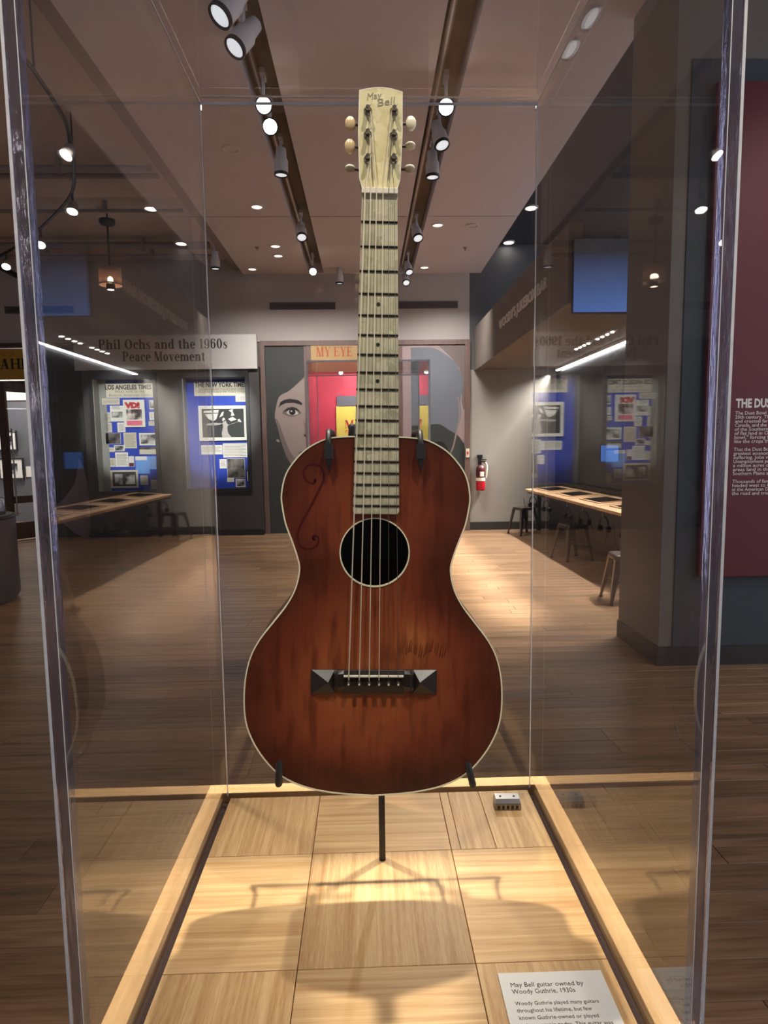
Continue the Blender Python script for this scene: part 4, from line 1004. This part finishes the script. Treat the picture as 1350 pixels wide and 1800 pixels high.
t = thing('framed_protest_photo', 'large white framed photo of a figure with arms spread among flying papers', 'photo', (x0, NB-.05, z0), group=GR); W, H = min(x1, nr[1]-.02)-x0, z1-z0
fm = MB(); b_ = .055
fm.box((0, 0, 0), (W, .05, b_)); fm.box((0, 0, H-b_), (W, .05, H)); fm.box((0, 0, b_), (b_, .05, H-b_)); fm.box((W-b_, 0, b_), (W, .05, H-b_)); fm.build('photo_frame', 'paper', t)
box_obj('photo_ground', (b_, .02, b_), (W-b_, .045, H-b_), 'mural_dark', t)
def pl(nm, pts, m): 
    f = MB(); f.prism([(p[0]*W, p[1]*H) for p in pts], lambda u, w, d: (u, d, w), .0185, .0195); f.build(nm, m, t)
pl('figure_print', crom([(.47, .1), (.46, .22), (.49, .38), (.46, .5), (.2, .5), (.14, .45), (.3, .44), (.44, .46), (.5, .54), (.52, .6), (.56, .55), (.6, .46), (.75, .5), (.84, .54), (.72, .5), (.6, .44), (.58, .34), (.6, .2), (.66, .1)], 2), 'eye_white')
pl('head_print', ell(.51, .6, .03, .055, 14), 'paper')
for k, q in enumerate(([(.42, .66), (.47, .8), (.52, .84), (.5, .72)], [(.62, .86), (.72, .92), (.7, .84), (.74, .72), (.66, .7), (.68, .8)], [(.6, .62), (.7, .68), (.78, .6), (.66, .55)], [(.8, .6), (.84, .62), (.88, .52), (.8, .55)], [(.1, .86), (.42, .88), (.4, .8), (.1, .8)], [(.12, .76), (.4, .78), (.36, .62), (.3, .56), (.2, .62)])):
    pl('flying_paper_print', q, 'paper')
board2('wide white strip with a heading under the left of the framed photo', 347, 780, 384, 797, 'text')
board2('open white booklet with two facing pages below the framed photo', 385, 777, 427, 803, 'text', k=1, name='open_booklet')
board2('narrow light blue flyer at the right edge of the right niche', 429, 777, 436, 795, 'text', 'light_blue')
board2('narrow white page under the light blue flyer', 430, 796, 437, 813, 'text')
board2('small white typed page left of the dark colour photo', 378, 806, 390, 823, 'text')
board2('dark brown photo print in the middle of the lower right board', 391, 805, 422, 841, 'photo_dark', k=1, name='photo_print_sheet', cat='photo')
board2('white page with a dark top picture at the lower right edge', 425, 820, 437, 847, 'half')
board2('small white caption under the dark brown photo', 390, 841, 402, 848, 'text')
board2('small white framed photo at the bottom of the right niche', 405, 843, 422, 858, 'photo', k=1, name='framed_photo', cat='photo')

# ------------------------------------------------------------------ far left doorway
dr = thing('door_1', None, None); dr['kind'] = 'structure'
f = MB(); f.box((-7.4, 9.98, 3.2), (-5.46, FY+.2, 3.28)); f.box((-5.56, 9.98, 0), (-5.46, FY+.2, 3.2)); f.box((-7.4, 9.98, 2.55), (-5.56, FY+.1, 2.66)); f.build('door_frame', 'brownwood', dr)
f = MB(); f.box((-5.98, 9.6, .02), (-5.86, 9.66, 2.6)); f.box((-5.62, 9.94, .02), (-5.56, 10.0, 2.6)); f.build('door_stile', 'brownwood', dr)
f = MB()
for z0, z1 in ((.02, .30), (.62, .74), (2.45, 2.6)):
    f.add([(-5.86, 9.6, z0), (-5.62, 9.94, z0), (-5.62, 10.0, z0), (-5.86, 9.66, z0), (-5.86, 9.6, z1), (-5.62, 9.94, z1), (-5.62, 10.0, z1), (-5.86, 9.66, z1)], [(0, 3, 2, 1), (4, 5, 6, 7), (0, 1, 5, 4), (1, 2, 6, 5), (2, 3, 7, 6), (3, 0, 4, 7)])
f.build('door_rail', 'brownwood', dr)
f = MB(); f.add([(-5.86, 9.63, .74), (-5.62, 9.97, .74), (-5.62, 9.97, 2.45), (-5.86, 9.63, 2.45)], [(0, 1, 2, 3)]); f.build('door_glass', 'glass', dr)
f = MB(); f.cyl((-5.80, 9.62, .42), (-5.80, 9.62, 1.85), .012); f.tube([(-5.80, 9.62, .46), (-5.80, 9.70, .46)], .01, 8); f.tube([(-5.80, 9.62, 1.8), (-5.80, 9.70, 1.8)], .01, 8); f.build('door_pull', 'steel', dr)
sg = thing('gallery_sign', 'ochre sign with black serif lettering over the left brown doorway', 'sign', (-7.3, 9.96, 2.68))
box_obj('sign_board', (0, 0, 0), (1.78, .05, .5), 'yellow', sg)
serif('sign_lettering', 'DAVID GAHR', .17, (1.72, 0, .17), 'ink', sg, width=1.5, align='RIGHT')
text('sign_lettering', 'THE PHOTOGRAPHY OF', .1, (.5, -.002, .38), WALLROT, 'orange_ink', sg, width=.95)
for k, (lab, x0, z0, w_, h_) in enumerate((('black framed photo on the grey gallery wall, upper left through the doorway', -7.75, 1.5, .42, .42), ('black framed photo below the upper one on the grey gallery wall', -7.75, .9, .52, .45), ('small black framed photo beside the door stile', -6.98, 1.25, .2, .55))):
    t = thing('framed_photo', lab, 'photo', (x0, 12.55, z0), group='framed photos in the far gallery')
    f = MB(); b_ = .03; f.box((0, 0, 0), (w_, .03, b_)); f.box((0, 0, h_-b_), (w_, .03, h_)); f.box((0, 0, b_), (b_, .03, h_-b_)); f.box((w_-b_, 0, b_), (w_, .03, h_-b_)); f.build('frame', 'black', t)
    box_obj('mount', (b_, .01, b_), (w_-b_, .03, h_-b_), 'paper', t); box_obj('photo', (w_*.25, .007, h_*.25), (w_*.75, .01, h_*.75), 'photo', t)
t = thing('gallery_label', 'small white label under the small frame on the gallery wall', 'label', (-7.2, 12.585, .95)); box_obj('label_plate', (0, 0, 0), (.2, .012, .22), 'paper', t)
dm = thing('round_drum', 'dark grey round drum pedestal at the left edge of the hall', 'pedestal', (-4.13, 5.25, 0))
f = MB(); f.lathe([(.60, 0), (.64, .06), (.64, .8), (.63, .82)], n=48); f.build('drum_body', 'drum', dm)
f = MB(); f.lathe([(.645, .82), (.645, .845), (.6, .85)], n=48); f.build('drum_rim', 'black', dm)
f = MB(); f.lathe([(.56, .85), (.56, 1.0), (.55, 1.01)], n=48); f.build('glass_top', 'glass', dm)

# ------------------------------------------------------------------ right side: sign, strip, added blue panels, extinguisher, tables, stools
lt = thing('wall_lettering', 'pale raised capitals along the soffit above the listening alcove', 'sign', (1.868, 8.0, 3.075), (0, 0, -PI/2))
text('lettering', "WOODY'S JUKEBOX BAR", .165, (0, 0, 0), WALLROT, 'white_ink', lt, width=2.3, ext=.008, bold=.004)
ls = thing('strip_lamp', 'long bright strip lamp along the top of the alcove wall', 'lamp', (3.26, 7.1, 2.73))
box_obj('lamp_housing', (-.03, -2.8, .012), (.035, 2.8, .05), 'lamp_body', ls)
box_obj('lamp_lens', (-.022, -2.78, -.004), (.02, 2.78, .012), 'strip_on', ls)
for k, yy in enumerate((7.5, 6.72)):
    t = thing('spot_bar', 'row of four small lit lenses on the alcove ceiling, %s pair' % ('farther' if k == 0 else 'nearer'), 'lamp', (2.86, yy, 2.78), group='spot bars on the alcove ceiling')  # reflected strip dots, added here as glowing bars
    box_obj('bar', (-.03, -.32, -.02), (.03, .32, 0), 'lamp_body', t)
    for j in range(4):
        f = MB(); f.lathe([(.02, -.021), (.018, -.03), (.012, -.032)], (0, -.23+.155*j, 0), 12); f.build('lens', 'lens_on', t)
bs = thing('blue_screen', 'blue glowing screen hung at the near end of the soffit', 'screen', (1.9, 5.0, 2.665))  # added glow for a blue patch, no real source known
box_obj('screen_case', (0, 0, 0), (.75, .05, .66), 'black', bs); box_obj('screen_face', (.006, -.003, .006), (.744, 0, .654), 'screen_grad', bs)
ts = thing('small_blue_screen', 'small blue-lit screen on the dark alcove wall above the tables', 'screen', (3.0, 7.15, 1.24))  # added glow for the smaller blue patch, source unknown
box_obj('screen_case', (0, 0, 0), (.24, .025, .22), 'black', ts); box_obj('screen_face', (.006, -.003, .006), (.234, 0, .214), 'screen_blue', ts)
f = MB(); f.tube([(.12, .025, .11), (.12, .08, .11), (.3, .08, .11)], .012, 8); f.build('wall_bracket', 'black', ts)

ex = thing('fire_extinguisher', 'red fire extinguisher with black band hung on the grey far wall', 'fire extinguisher', (1.97, 9.955, .70))
f = MB(); f.lathe([(.06, 0), (.078, .01), (.08, .03), (.08, .16)], n=20); f.build('lower_body', 'ext_red', ex)
f = MB(); f.lathe([(.08, .16), (.08, .36), (.07, .41), (.04, .44), (.025, .45)], n=20); f.build('upper_body', 'ext_dark', ex)
f = MB(); f.lathe([(.0812, .17), (.0812, .225)], n=20, cap=False); f.build('label_band', 'label_white', ex)
f = MB(); f.add([(-.02+.07*math.sin(a)*.0+.0815*math.sin(a)+.02, -.0815*math.cos(a), z) for z in (.25, .33) for a in (-.3, 0, .3, .6)], [(0, 1, 5, 4), (1, 2, 6, 5), (2, 3, 7, 6)]); f.build('label_sticker', 'label_white', ex)
f = MB(); f.cyl((0, 0, .45), (0, 0, .5), .022); f.box((-.02, -.03, .5), (.09, .03, .515)); f.box((-.02, -.03, .53), (.1, .03, .545)); f.build('valve_handle', 'black', ex)
f = MB(); f.tube([(.03, 0, .49), (.09, -.01, .48), (.11, -.02, .42), (.1, -.03, .3), (.085, -.03, .22)], .014, 8); f.build('hose', 'label_white', ex)
f = MB(); f.box((-.03, .075, .25), (.03, .095, .6)); f.box((-.045, .06, .56), (.045, .095, .62)); f.build('wall_bracket', 'black', ex)
cl_ = thing('call_point', 'small white call point box on the brown post by the extinguisher', 'switch', (1.715, 9.95, 1.28)); box_obj('box', (0, 0, 0), (.06, .02, .15), 'label_white', cl_); box_obj('button', (.015, -.005, .05), (.045, 0, .1), 'red_ink', cl_)

tz = .735
ct = thing('listening_counter', 'long dark counter along the alcove wall under the wooden trays', 'counter', (2.6, 7.2, 0))
box_obj('counter_top', (.14, -2.6, .66), (.69, 2.55, .70), 'alcove', ct); box_obj('back_rail', (.62, -2.6, .70), (.69, 2.55, .86), 'black', ct)
box_obj('kick_panel', (.52, -2.6, .0), (.56, 2.55, .66), 'alcove', ct)
for yy in (-2.5, 2.48): box_obj('support', (.3, yy, 0), (.36, yy+.06, .66), 'black', ct)
ordn = ['farthest', 'second farthest', 'third farthest', 'nearest']
for k, (ya, yb) in enumerate(((9.36, 8.32), (8.26, 7.30), (7.26, 6.30), (6.26, 5.30))):
    t = thing('listening_tray', 'pale oak tray with a black inset tablet, %s on the alcove counter' % ordn[k], 'table', (2.60, (ya+yb)/2, .703), (0, math.radians(-4), 0), group='oak trays on the alcove counter')
    h = (ya-yb)/2
    f = MB(); f.box((0, -h, .02), (.60, h, .055)); f.build('tray_board', 'table_wood', t, .004)
    f = MB(); f.box((.16, -h*.62, .056), (.47, h*.62, .062)); f.build('tablet', 'screen_dark', t)
    f = MB(); b_ = .018
    f.box((.13, -h*.7, .055), (.16, h*.7, .066)); f.box((.47, -h*.7, .055), (.5, h*.7, .066)); f.box((.16, -h*.7, .055), (.47, -h*.62, .066)); f.box((.16, h*.62, .055), (.47, h*.7, .066)); f.build('tablet_surround', 'table_wood', t)
    f = MB(); f.box((.02, -h*.8, -.0), (.55, h*.8, .02)); f.build('tray_bed', 'black', t)
    # two headphones hanging from each tray edge
def headphone(lab, x, yy, zz, rz):
    t = thing('headphones', lab, 'headphones', (x, yy, zz), (0, 0, rz), group='headphones hanging under the trays')
    f = MB(); f.tube([(.075*math.cos(a), 0, -.075+.085*math.sin(a)) for a in [PI*(-.1+1.2*j/16) for j in range(17)]], .008, 6); f.build('headband', 'black', t)
    for s in (-1, 1):
        f = MB(); f.lathe([(.02, -.022), (.038, -.018), (.04, .0), (.03, .018)], (s*.072, 0, -.125), 14, 'X'); c_ = f.build('ear_cup', 'black', t)
        f = MB(); f.lathe([(.036, 0), (.036, .012), (.022, .014)], (s*.072-(.022 if s > 0 else -.01), 0, -.125), 14, 'X'); f.build('ear_pad', 'rubber', c_)
    f = MB(); f.tube([(0, 0, .008), (0, .02, .02), (0, .02, .055)], .006, 6); f.build('hook', 'steel', t)
    f = MB(); f.tube([(-.07, 0, -.16), (-.05, .02, -.3), (.05, .03, -.33), (.12, .05, -.2), (.15, .06, -.02)], .004, 5); f.build('cable', 'black', t)
for k, (yy, lab) in enumerate(((9.1, 'black headphones hanging at the far end of the counter'), (8.35, 'black headphones hanging second from the far end'), (7.35, 'black headphones hanging behind the middle stool'), (6.75, 'black headphones hanging third from the near end'), (6.1, 'black headphones hanging second from the near end'), (5.5, 'black headphones hanging nearest the grey pier'))):
    headphone(lab, 2.66, yy, .64, PI/2+.5-.2*(k % 3))

def stool():
    t = thing('metal_stool', 'grey metal stool with splayed legs, middle one of the row by the counter', 'stool', (0, 0, 0), group='metal stools by the listening counter')
    H = .455; s = .135
    f = MB(); n = 24
    def rr(sz, z, r=.03):
        pts = []
        for cx_, cy_, a0 in ((sz-r, sz-r, 0), (-sz+r, sz-r, 90), (-sz+r, -sz+r, 180), (sz-r, -sz+r, 270)):
            for j in range(5): a = math.radians(a0+22.5*j); pts.append((cx_+r*math.cos(a), cy_+r*math.sin(a), z))
        return pts
    f.loft([rr(s+.008, H-.045), rr(s+.006, H-.012), rr(s, H-.003), rr(s-.012, H), rr(s-.03, H-.006), rr(.03, H-.008, .02)]); f.build('seat', 'gunmetal', t)
    lg = []
    for sx in (-1, 1):
        for sy in (-1, 1):
            f = MB(); top, bot, rings = s+.002, .195, []
            for t_, wd, in_ in ((0, .062, .0), (.5, .046, .0), (.95, .028, 0), (1, .028, 0)):
                z = (H-.03)*(1-t_)+.012*t_; c_ = top+(bot-top)*t_
                x, y_ = sx*c_, sy*c_
                rings.append([(x, y_, z), (x-sx*wd, y_, z), (x-sx*wd, y_-sy*.004, z), (x-sx*.006, y_-sy*.006, z), (x-sx*.004, y_-sy*wd, z), (x, y_-sy*wd, z)])
            f.loft(rings, smooth=False); lo = f.build('leg', 'gunmetal', t)
            f = MB(); f.box((sx*.198, sy*.198, 0), (sx*.166, sy*.166, .014)); f.build('foot_cap', 'rubber', lo)
    f = MB()
    f.tube([(-.165, -.165, .2), (.165, .165, .2)], .006, 6); f.tube([(-.165, .165, .2), (.165, -.165, .2)], .006, 6); f.build('cross_brace', 'gunmetal', t)
    return t
s0 = stool(); s0.location = (2.62, 7.05, 0); s0.rotation_euler = (0, 0, .25)
dup(s0, (2.39, 4.82, 0), (0, 0, -.12), 'grey metal stool half hidden behind the pier, nearest of the row')
dup(s0, (2.6, 9.42, 0), (0, 0, .35), 'grey metal stool at the far end by the grey wall')

# dark red panel with white text on the pier front
rp = thing('dust_panel', 'dark red wall panel with white heading and paragraphs on the pier', 'panel', (2.12, 3.072, .6))
box_obj('panel_board', (0, 0, 0), (1.6, .035, 3.0), 'dust_red', rp)
text('panel_heading', 'THE DUST BOWL', .075, (.19, -.001, 1.078), WALLROT, 'white_ink', rp, width=.43, bold=.003)
para = ['The Dust Bowl was the worst disaster of the', '20th century. The prolonged drought dried', 'and crusted farmland, the livestock died in', 'Canada, and the unwise farming methods', 'of the Southern Plains in the thousands', 'of flat land in Oklahoma, Texas, the dust', 'bowl," forcing farmers off the land, just', 'like the crops that had made them rich.', '',
        'That the Dust Bowl occurred during the', 'greatest economic disaster in history, the', 'suffering. Jobs vanished nearly overnight.', 'Unemployment prevailed, as more than', 'a million acres of once-productive prairie', 'areas land in the 1930s. All of this hit the', 'Southern Plains and its economy hardest.', '',
        'Thousands of families pulled up roots and', 'headed west to California, hoping to find', 'at the American Dream. Weary of dust, took', 'the road and tried to leave the land behind.']
for k, s_ in enumerate(para):
    if s_: text('panel_text', s_, .031, (.187, -.001, 1.033-.0253*k), WALLROT, 'white_ink', rp, width=.0138*len(s_), ext=.0003)
# blue-grey light on the grey pier, put in as a slate sheet
struct(box_obj('trim_5', (1.98, 3.112, .13), (5.0, 3.12, 3.75), 'slate'))

# ------------------------------------------------------------------ ceiling fittings
for k, (x, ends) in enumerate(((-.86, (-3, 9.95)), (.64, (-3, 9.95)))):
    t = thing('ceiling_track', 'long dark lighting track in the %s ceiling slot' % ('left' if k == 0 else 'right'), 'lighting track', (x, 0, CZ+.1), group='lighting tracks')
    box_obj('rail', (-.022, ends[0], 0), (.022, ends[1], .06), 'pipe', t)
    box_obj('contact_strip', (-.008, ends[0], -.004), (.008, ends[1], 0), 'lamp_body', t)
def track_head(name, lab, x, y_, z, aim, lit, size=1.0, group='track spotlights', top=CZ+.1):
    d = (Vector(aim)-Vector((x, y_, z))).normalized()
    t = thing(name, lab, 'spotlight', (x, y_, z), group=group)
    r = .068*size; q = d.to_track_quat('Z', 'Y')
    def tr(prof, mb):
        rings = []
        for rad, h in prof:
            rings.append([q @ Vector((rad*math.cos(a), rad*math.sin(a), h)) for a in [2*PI*i/20 for i in range(20)]])
        mb.loft(rings)
    f = MB(); tr([(.3*r, -.15*size), (.72*r, -.135*size), (.8*r, -.05*size), (r, -.02*size), (r, .09*size)], f); b = f.build('lamp_body', 'lamp_body', t)
    f = MB(); tr([(r*1.02, .09*size), (r*1.02, .115*size), (r*.86, .115*size), (r*.84, .1*size)], f); f.build('rim', 'black', t)
    f = MB(); tr([(r*.85, .098*size), (r*.85, .104*size), (r*.5, .109*size)], f); f.build('lens', 'lens_on' if lit else 'lens', t)
    f = MB(); f.tube([(0, 0, 0), (0, 0, top-z)], .014*size, 8); f.box((-.02, -.07, top-.04-z), (.02, .07, top-z)); f.build('stem', 'lamp_body', t)
    return t
LX, RX = -.80, .69; HZ = 4.24
cam_p = (-.016, -.818, 1.45)
track_head('track_spotlight', 'large grey track spotlight at the top edge, nearest on the left track', LX-.02, 3.42, HZ, (-2.2, 2.5, 2.0), False, 1.15)
track_head('track_spotlight', 'grey track spotlight tilted to the left, second on the left track', LX, 3.74, HZ, (-2.2, 2.6, 1.8), False, 1.1)
track_head('track_spotlight', 'brightly lit spotlight facing the case, upper of the lit pair on the left track', LX, 4.58, HZ, (-.1, -.3, 1.6), True)
track_head('track_spotlight', 'brightly lit spotlight facing the case, lower of the lit pair on the left track', LX, 4.92, HZ, (-.1, -.3, 1.6), True)
track_head('track_spotlight', 'grey spotlight turned straight down below the lit pair on the left track', LX, 5.62, HZ, (-.9, 5.75, 0), False)
track_head('track_spotlight', 'grey spotlight with a pale lens, sixth along the left track', LX, 7.55, HZ, (-.5, 5.5, 1), False)
track_head('track_spotlight', 'lit spotlight at the far end of the left track', LX, 9.3, HZ, (-.3, 4, 1.5), True, .9)
track_head('track_spotlight', 'brightly lit spotlight facing the case on the right track', RX, 4.6, HZ, (0, -.3, 1.6), True)
track_head('track_spotlight', 'grey spotlight tilted right beside the headstock on the right track', RX, 5.08, HZ, (1.5, 3.6, .5), False)
track_head('track_spotlight', 'grey spotlight turned down, third on the right track', RX, 5.68, HZ, (.75, 5.6, 0), False)
track_head('track_spotlight', 'grey spotlight with a pale lens, fourth on the right track', RX, 7.6, HZ, (1.2, 5.6, 1), False)
track_head('track_spotlight', 'small grey spotlight, next to last on the right track', RX, 9.2, HZ, (1.2, 7, 1), False, .9)
track_head('track_spotlight', 'small grey spotlight at the far end of the right track', RX, 9.85, HZ, (1.0, 7, 1), False, .9)
track_head('track_spotlight', 'grey cylinder spotlight hanging in the middle before the far wall', -.40, 9.7, HZ, (-.4, 9.9, 0), False, .9)
track_head('track_spotlight', 'grey cylinder spotlight hanging at the left ceiling edge', -2.2, 8.8, HZ, (-2.2, 8.9, 0), False, 1.0)
track_head('track_spotlight', 'lit spotlight on the ceiling of the red room beyond the opening', -.49, 11.9, 2.98, (-.1, -.3, 1.6), True, .8, top=3.35)
for x, y_, lit, lab in ((-1.29, 5.65, 0, 'unlit round downlight in the left ceiling panel, nearest'), (-1.29, 7.12, 1, 'lit round downlight left of the left track before the seam'), (-1.28, 8.6, 1, 'lit round downlight left of the left track, first beyond the seam'), (-1.3, 9.05, 1, 'lit round downlight left of the left track, second beyond the seam'), (-1.82, 9.75, 1, 'small lit downlight at the far left corner of the dropped ceiling'),
                     (.985, 7.76, 1, 'lit round downlight right of the right track, nearest'), (.99, 9.7, 1, 'lit round downlight right of the right track at the far end'), (1.45, 7.78, 0, 'faint round downlight farther right of the right track')):
    t = thing('downlight', lab, 'downlight', (x, y_, CZ), group='recessed downlights')
    f = MB(); f.lathe([(.088, 0), (.085, -.012), (.066, -.012), (.064, 0)], n=24); f.build('trim_ring', 'can_off', t)
    f = MB(); f.lathe([(.064, -.002), (.06, -.0045)], n=20); f.build('lamp', 'can_on' if lit else 'can_off', t)
for x, y_, lab in ((2.42, 9.9, 'small lit downlight in the dark gap above the soffit, farther one'), (2.40, 8.4, 'small lit downlight in the dark gap above the soffit, nearer one')):
    t = thing('downlight', lab, 'downlight', (x, y_, 4.85), group='recessed downlights')
    f = MB(); f.lathe([(.1, 0), (.1, -.02), (.08, -.02), (.078, 0)], n=24); f.build('trim_ring', 'can_off', t)
    f = MB(); f.lathe([(.078, -.004), (.07, -.018)], n=20); f.build('lamp', 'lens_on', t)
for x, y_, lab in ((-1.55, 8.65, 'tiny dark sprinkler head in the left ceiling panel'), (1.5, 8.7, 'tiny dark sprinkler head in the right ceiling panel')):
    t = thing('sprinkler', lab, 'sprinkler', (x, y_, CZ)); f = MB(); f.lathe([(.03, 0), (.03, -.008), (.01, -.012), (.01, -.03), (.02, -.034)], n=12); f.build('head', 'pipe', t)
for x0, x1, z, lab in ((-6.0, -4.87, 3.83, 'dark slot vent at the far left of the far wall'), (-1.6, -.49, 3.865, 'dark slot vent on the far wall left of the guitar neck'), (.58, 1.59, 3.87, 'dark slot vent on the far wall right of the guitar neck')):
    t = thing('wall_vent', lab, 'vent', (x0, FY-.012, z-.06), group='slot vents on the far wall')
    f = MB(); L_ = x1-x0; f.box((0, 0, 0), (L_, .012, .012)); f.box((0, 0, .108), (L_, .012, .12)); f.box((0, 0, .012), (.012, .012, .108)); f.box((L_-.012, 0, .012), (L_, .012, .108)); f.build('frame', 'vent', t)
    box_obj('backing', (.012, .008, .012), (L_-.012, .012, .108), 'seam', t)
    for j in range(5): box_obj('slat', (.012, .001, .018+.019*j), (L_-.012, .009, .029+.019*j), 'vent', t)

# curved rail with small heads, pendant and pipes on the left
ring_pts = [(-2.15, 2.6), (-2.2, 3.0), (-2.262, 3.441), (-2.287, 3.885), (-2.359, 4.401), (-2.437, 4.707), (-2.731, 5.449), (-3.1, 6.122), (-3.993, 7.157), (-4.907, 8.04), (-5.8, 8.7)]
rt = thing('curved_lighting_rail', 'black curved lighting rail sweeping across the left ceiling', 'lighting track', (0, 0, 4.1))
f = MB(); f.tube([(x, y_, 0) for x, y_ in crom(ring_pts, 4)], .016, 8); f.build('rail', 'black', rt)
for x, y_ in (ring_pts[3], ring_pts[6], ring_pts[8]):
    f = MB(); f.tube([(x, y_, 0), (x, y_, .52)], .008, 6); f.build('hanger', 'black', rt)
for x, y_, aim, lab in ((-2.45, 4.74, (-3.6, 3.4, 1.5), 'small lit spot on the curved rail, nearest and highest'), (-2.98, 5.95, (-3.0, 4.8, 1.2), 'small lit spot on the curved rail where it bends'), (-3.85, 7.02, (-3.4, 5.2, 1.2), 'small lit spot on the curved rail beside the case edge'), (-4.75, 7.9, (-4.2, 5.8, 1.0), 'small lit spot on the curved rail at the left frame edge')):
    t = thing('rail_spot', lab, 'spotlight', (x, y_, 4.1), group='small spots on the curved rail')
    d = (Vector(aim)-Vector((x, y_, 4.1))).normalized(); q = d.to_track_quat('Z', 'Y'); c0 = Vector((0, 0, -.14))
    f = MB(); f.tube([(0, 0, .02), (0, 0, -.06), tuple(c0-d*.03)], .012, 6); f.build('stem', 'black', t)
    f = MB(); f.loft([[c0+q @ Vector((r*math.cos(a), r*math.sin(a), h)) for a in [2*PI*i/14 for i in range(14)]] for r, h in ((.02, -.06), (.045, -.03), (.055, .06))]); f.build('lamp_body', 'pipe', t)
    f = MB(); f.loft([[c0+q @ Vector((r*math.cos(a), r*math.sin(a), h)) for a in [2*PI*i/14 for i in range(14)]] for r, h in ((.05, .055), (.05, .065), (.03, .068))]); f.build('lens', 'lens_on', t)
pd = thing('pendant_lamp', 'copper mesh drum pendant lamp hanging from the left ceiling', 'pendant lamp', (-3.36, 7.8, 4.62))
f = MB(); f.lathe([(.02, -.22), (.09, -.2), (.1, -.17), (.1, -.14)], n=20); f.build('canopy', 'black', pd)
f = MB(); f.cyl((0, 0, 0), (0, 0, -.75), .012, n=8); f.build('rod', 'black', pd)
f = MB(); n = 28; f.loft([[(.14*math.cos(a), .14*math.sin(a), z) for a in [2*PI*i/n for i in range(n)]] for z in (-.76, -.97)], cap=False)
sh = f.build('shade', 'mesh_shade', pd)
f = MB(); f.lathe([(.142, -.755), (.142, -.775)], n=28, cap=False); f.lathe([(.142, -.955), (.142, -.975)], n=28, cap=False); f.build('shade_ring', 'pipe', sh)
f = MB(); f.lathe([(.055, -.955), (.058, -1.02), (.05, -1.03)], n=18); f.build('lamp_cup', 'black', pd)
f = MB(); f.lathe([(.04, -1.031), (.03, -1.034)], n=14); f.build('bulb', 'bulb', pd)
f = MB(); f.lathe([(.01, -.86), (.03, -.88), (.035, -.91), (.02, -.94)], n=14); f.build('inner_bulb', 'bulb', pd)
pl_ = lamp('pendant_light', 'POINT', (-3.36, 7.8, 3.72), None, 4, WARM, .04)
for k, (yy, z, r, lab) in enumerate(((6.35, 4.50, .035, 'painted conduit crossing the left ceiling, nearest'), (6.6, 4.53, .03, 'painted conduit crossing the left ceiling just beyond the nearest'), (7.55, 4.50, .022, 'thin painted conduit crossing behind the pendant rod'), (8.9, 4.5, .05, 'thick painted conduit crossing the left ceiling before the far wall'), (9.3, 4.46, .03, 'thin painted conduit low by the far wall'))):
    t = thing('ceiling_conduit', lab, 'pipe', (-5.5, yy, z), group='conduits under the left ceiling')
    f = MB(); f.cyl((-3.4, 0, 0), (3.2, 0, 0), r, n=10); f.build('pipe', 'pipe', t)
    for j in range(4): box_obj('strap', (-2.6+1.6*j, -r*1.2, -r*1.1), (-2.56+1.6*j, r*1.2, 4.62-z), 'pipe', t)
bt = thing('slanted_track', 'straight black track running back at the far left ceiling', 'lighting track', (-5.6, 7.6, 4.3)); f = MB(); f.box((-.03, -2, -.03), (.03, 2.2, .03)); f.build('rail', 'black', bt); f = MB(); f.cyl((0, -1, 0), (0, -1, .32), .01); f.cyl((0, 1.5, 0), (0, 1.5, .32), .01); f.build('hanger', 'black', bt)
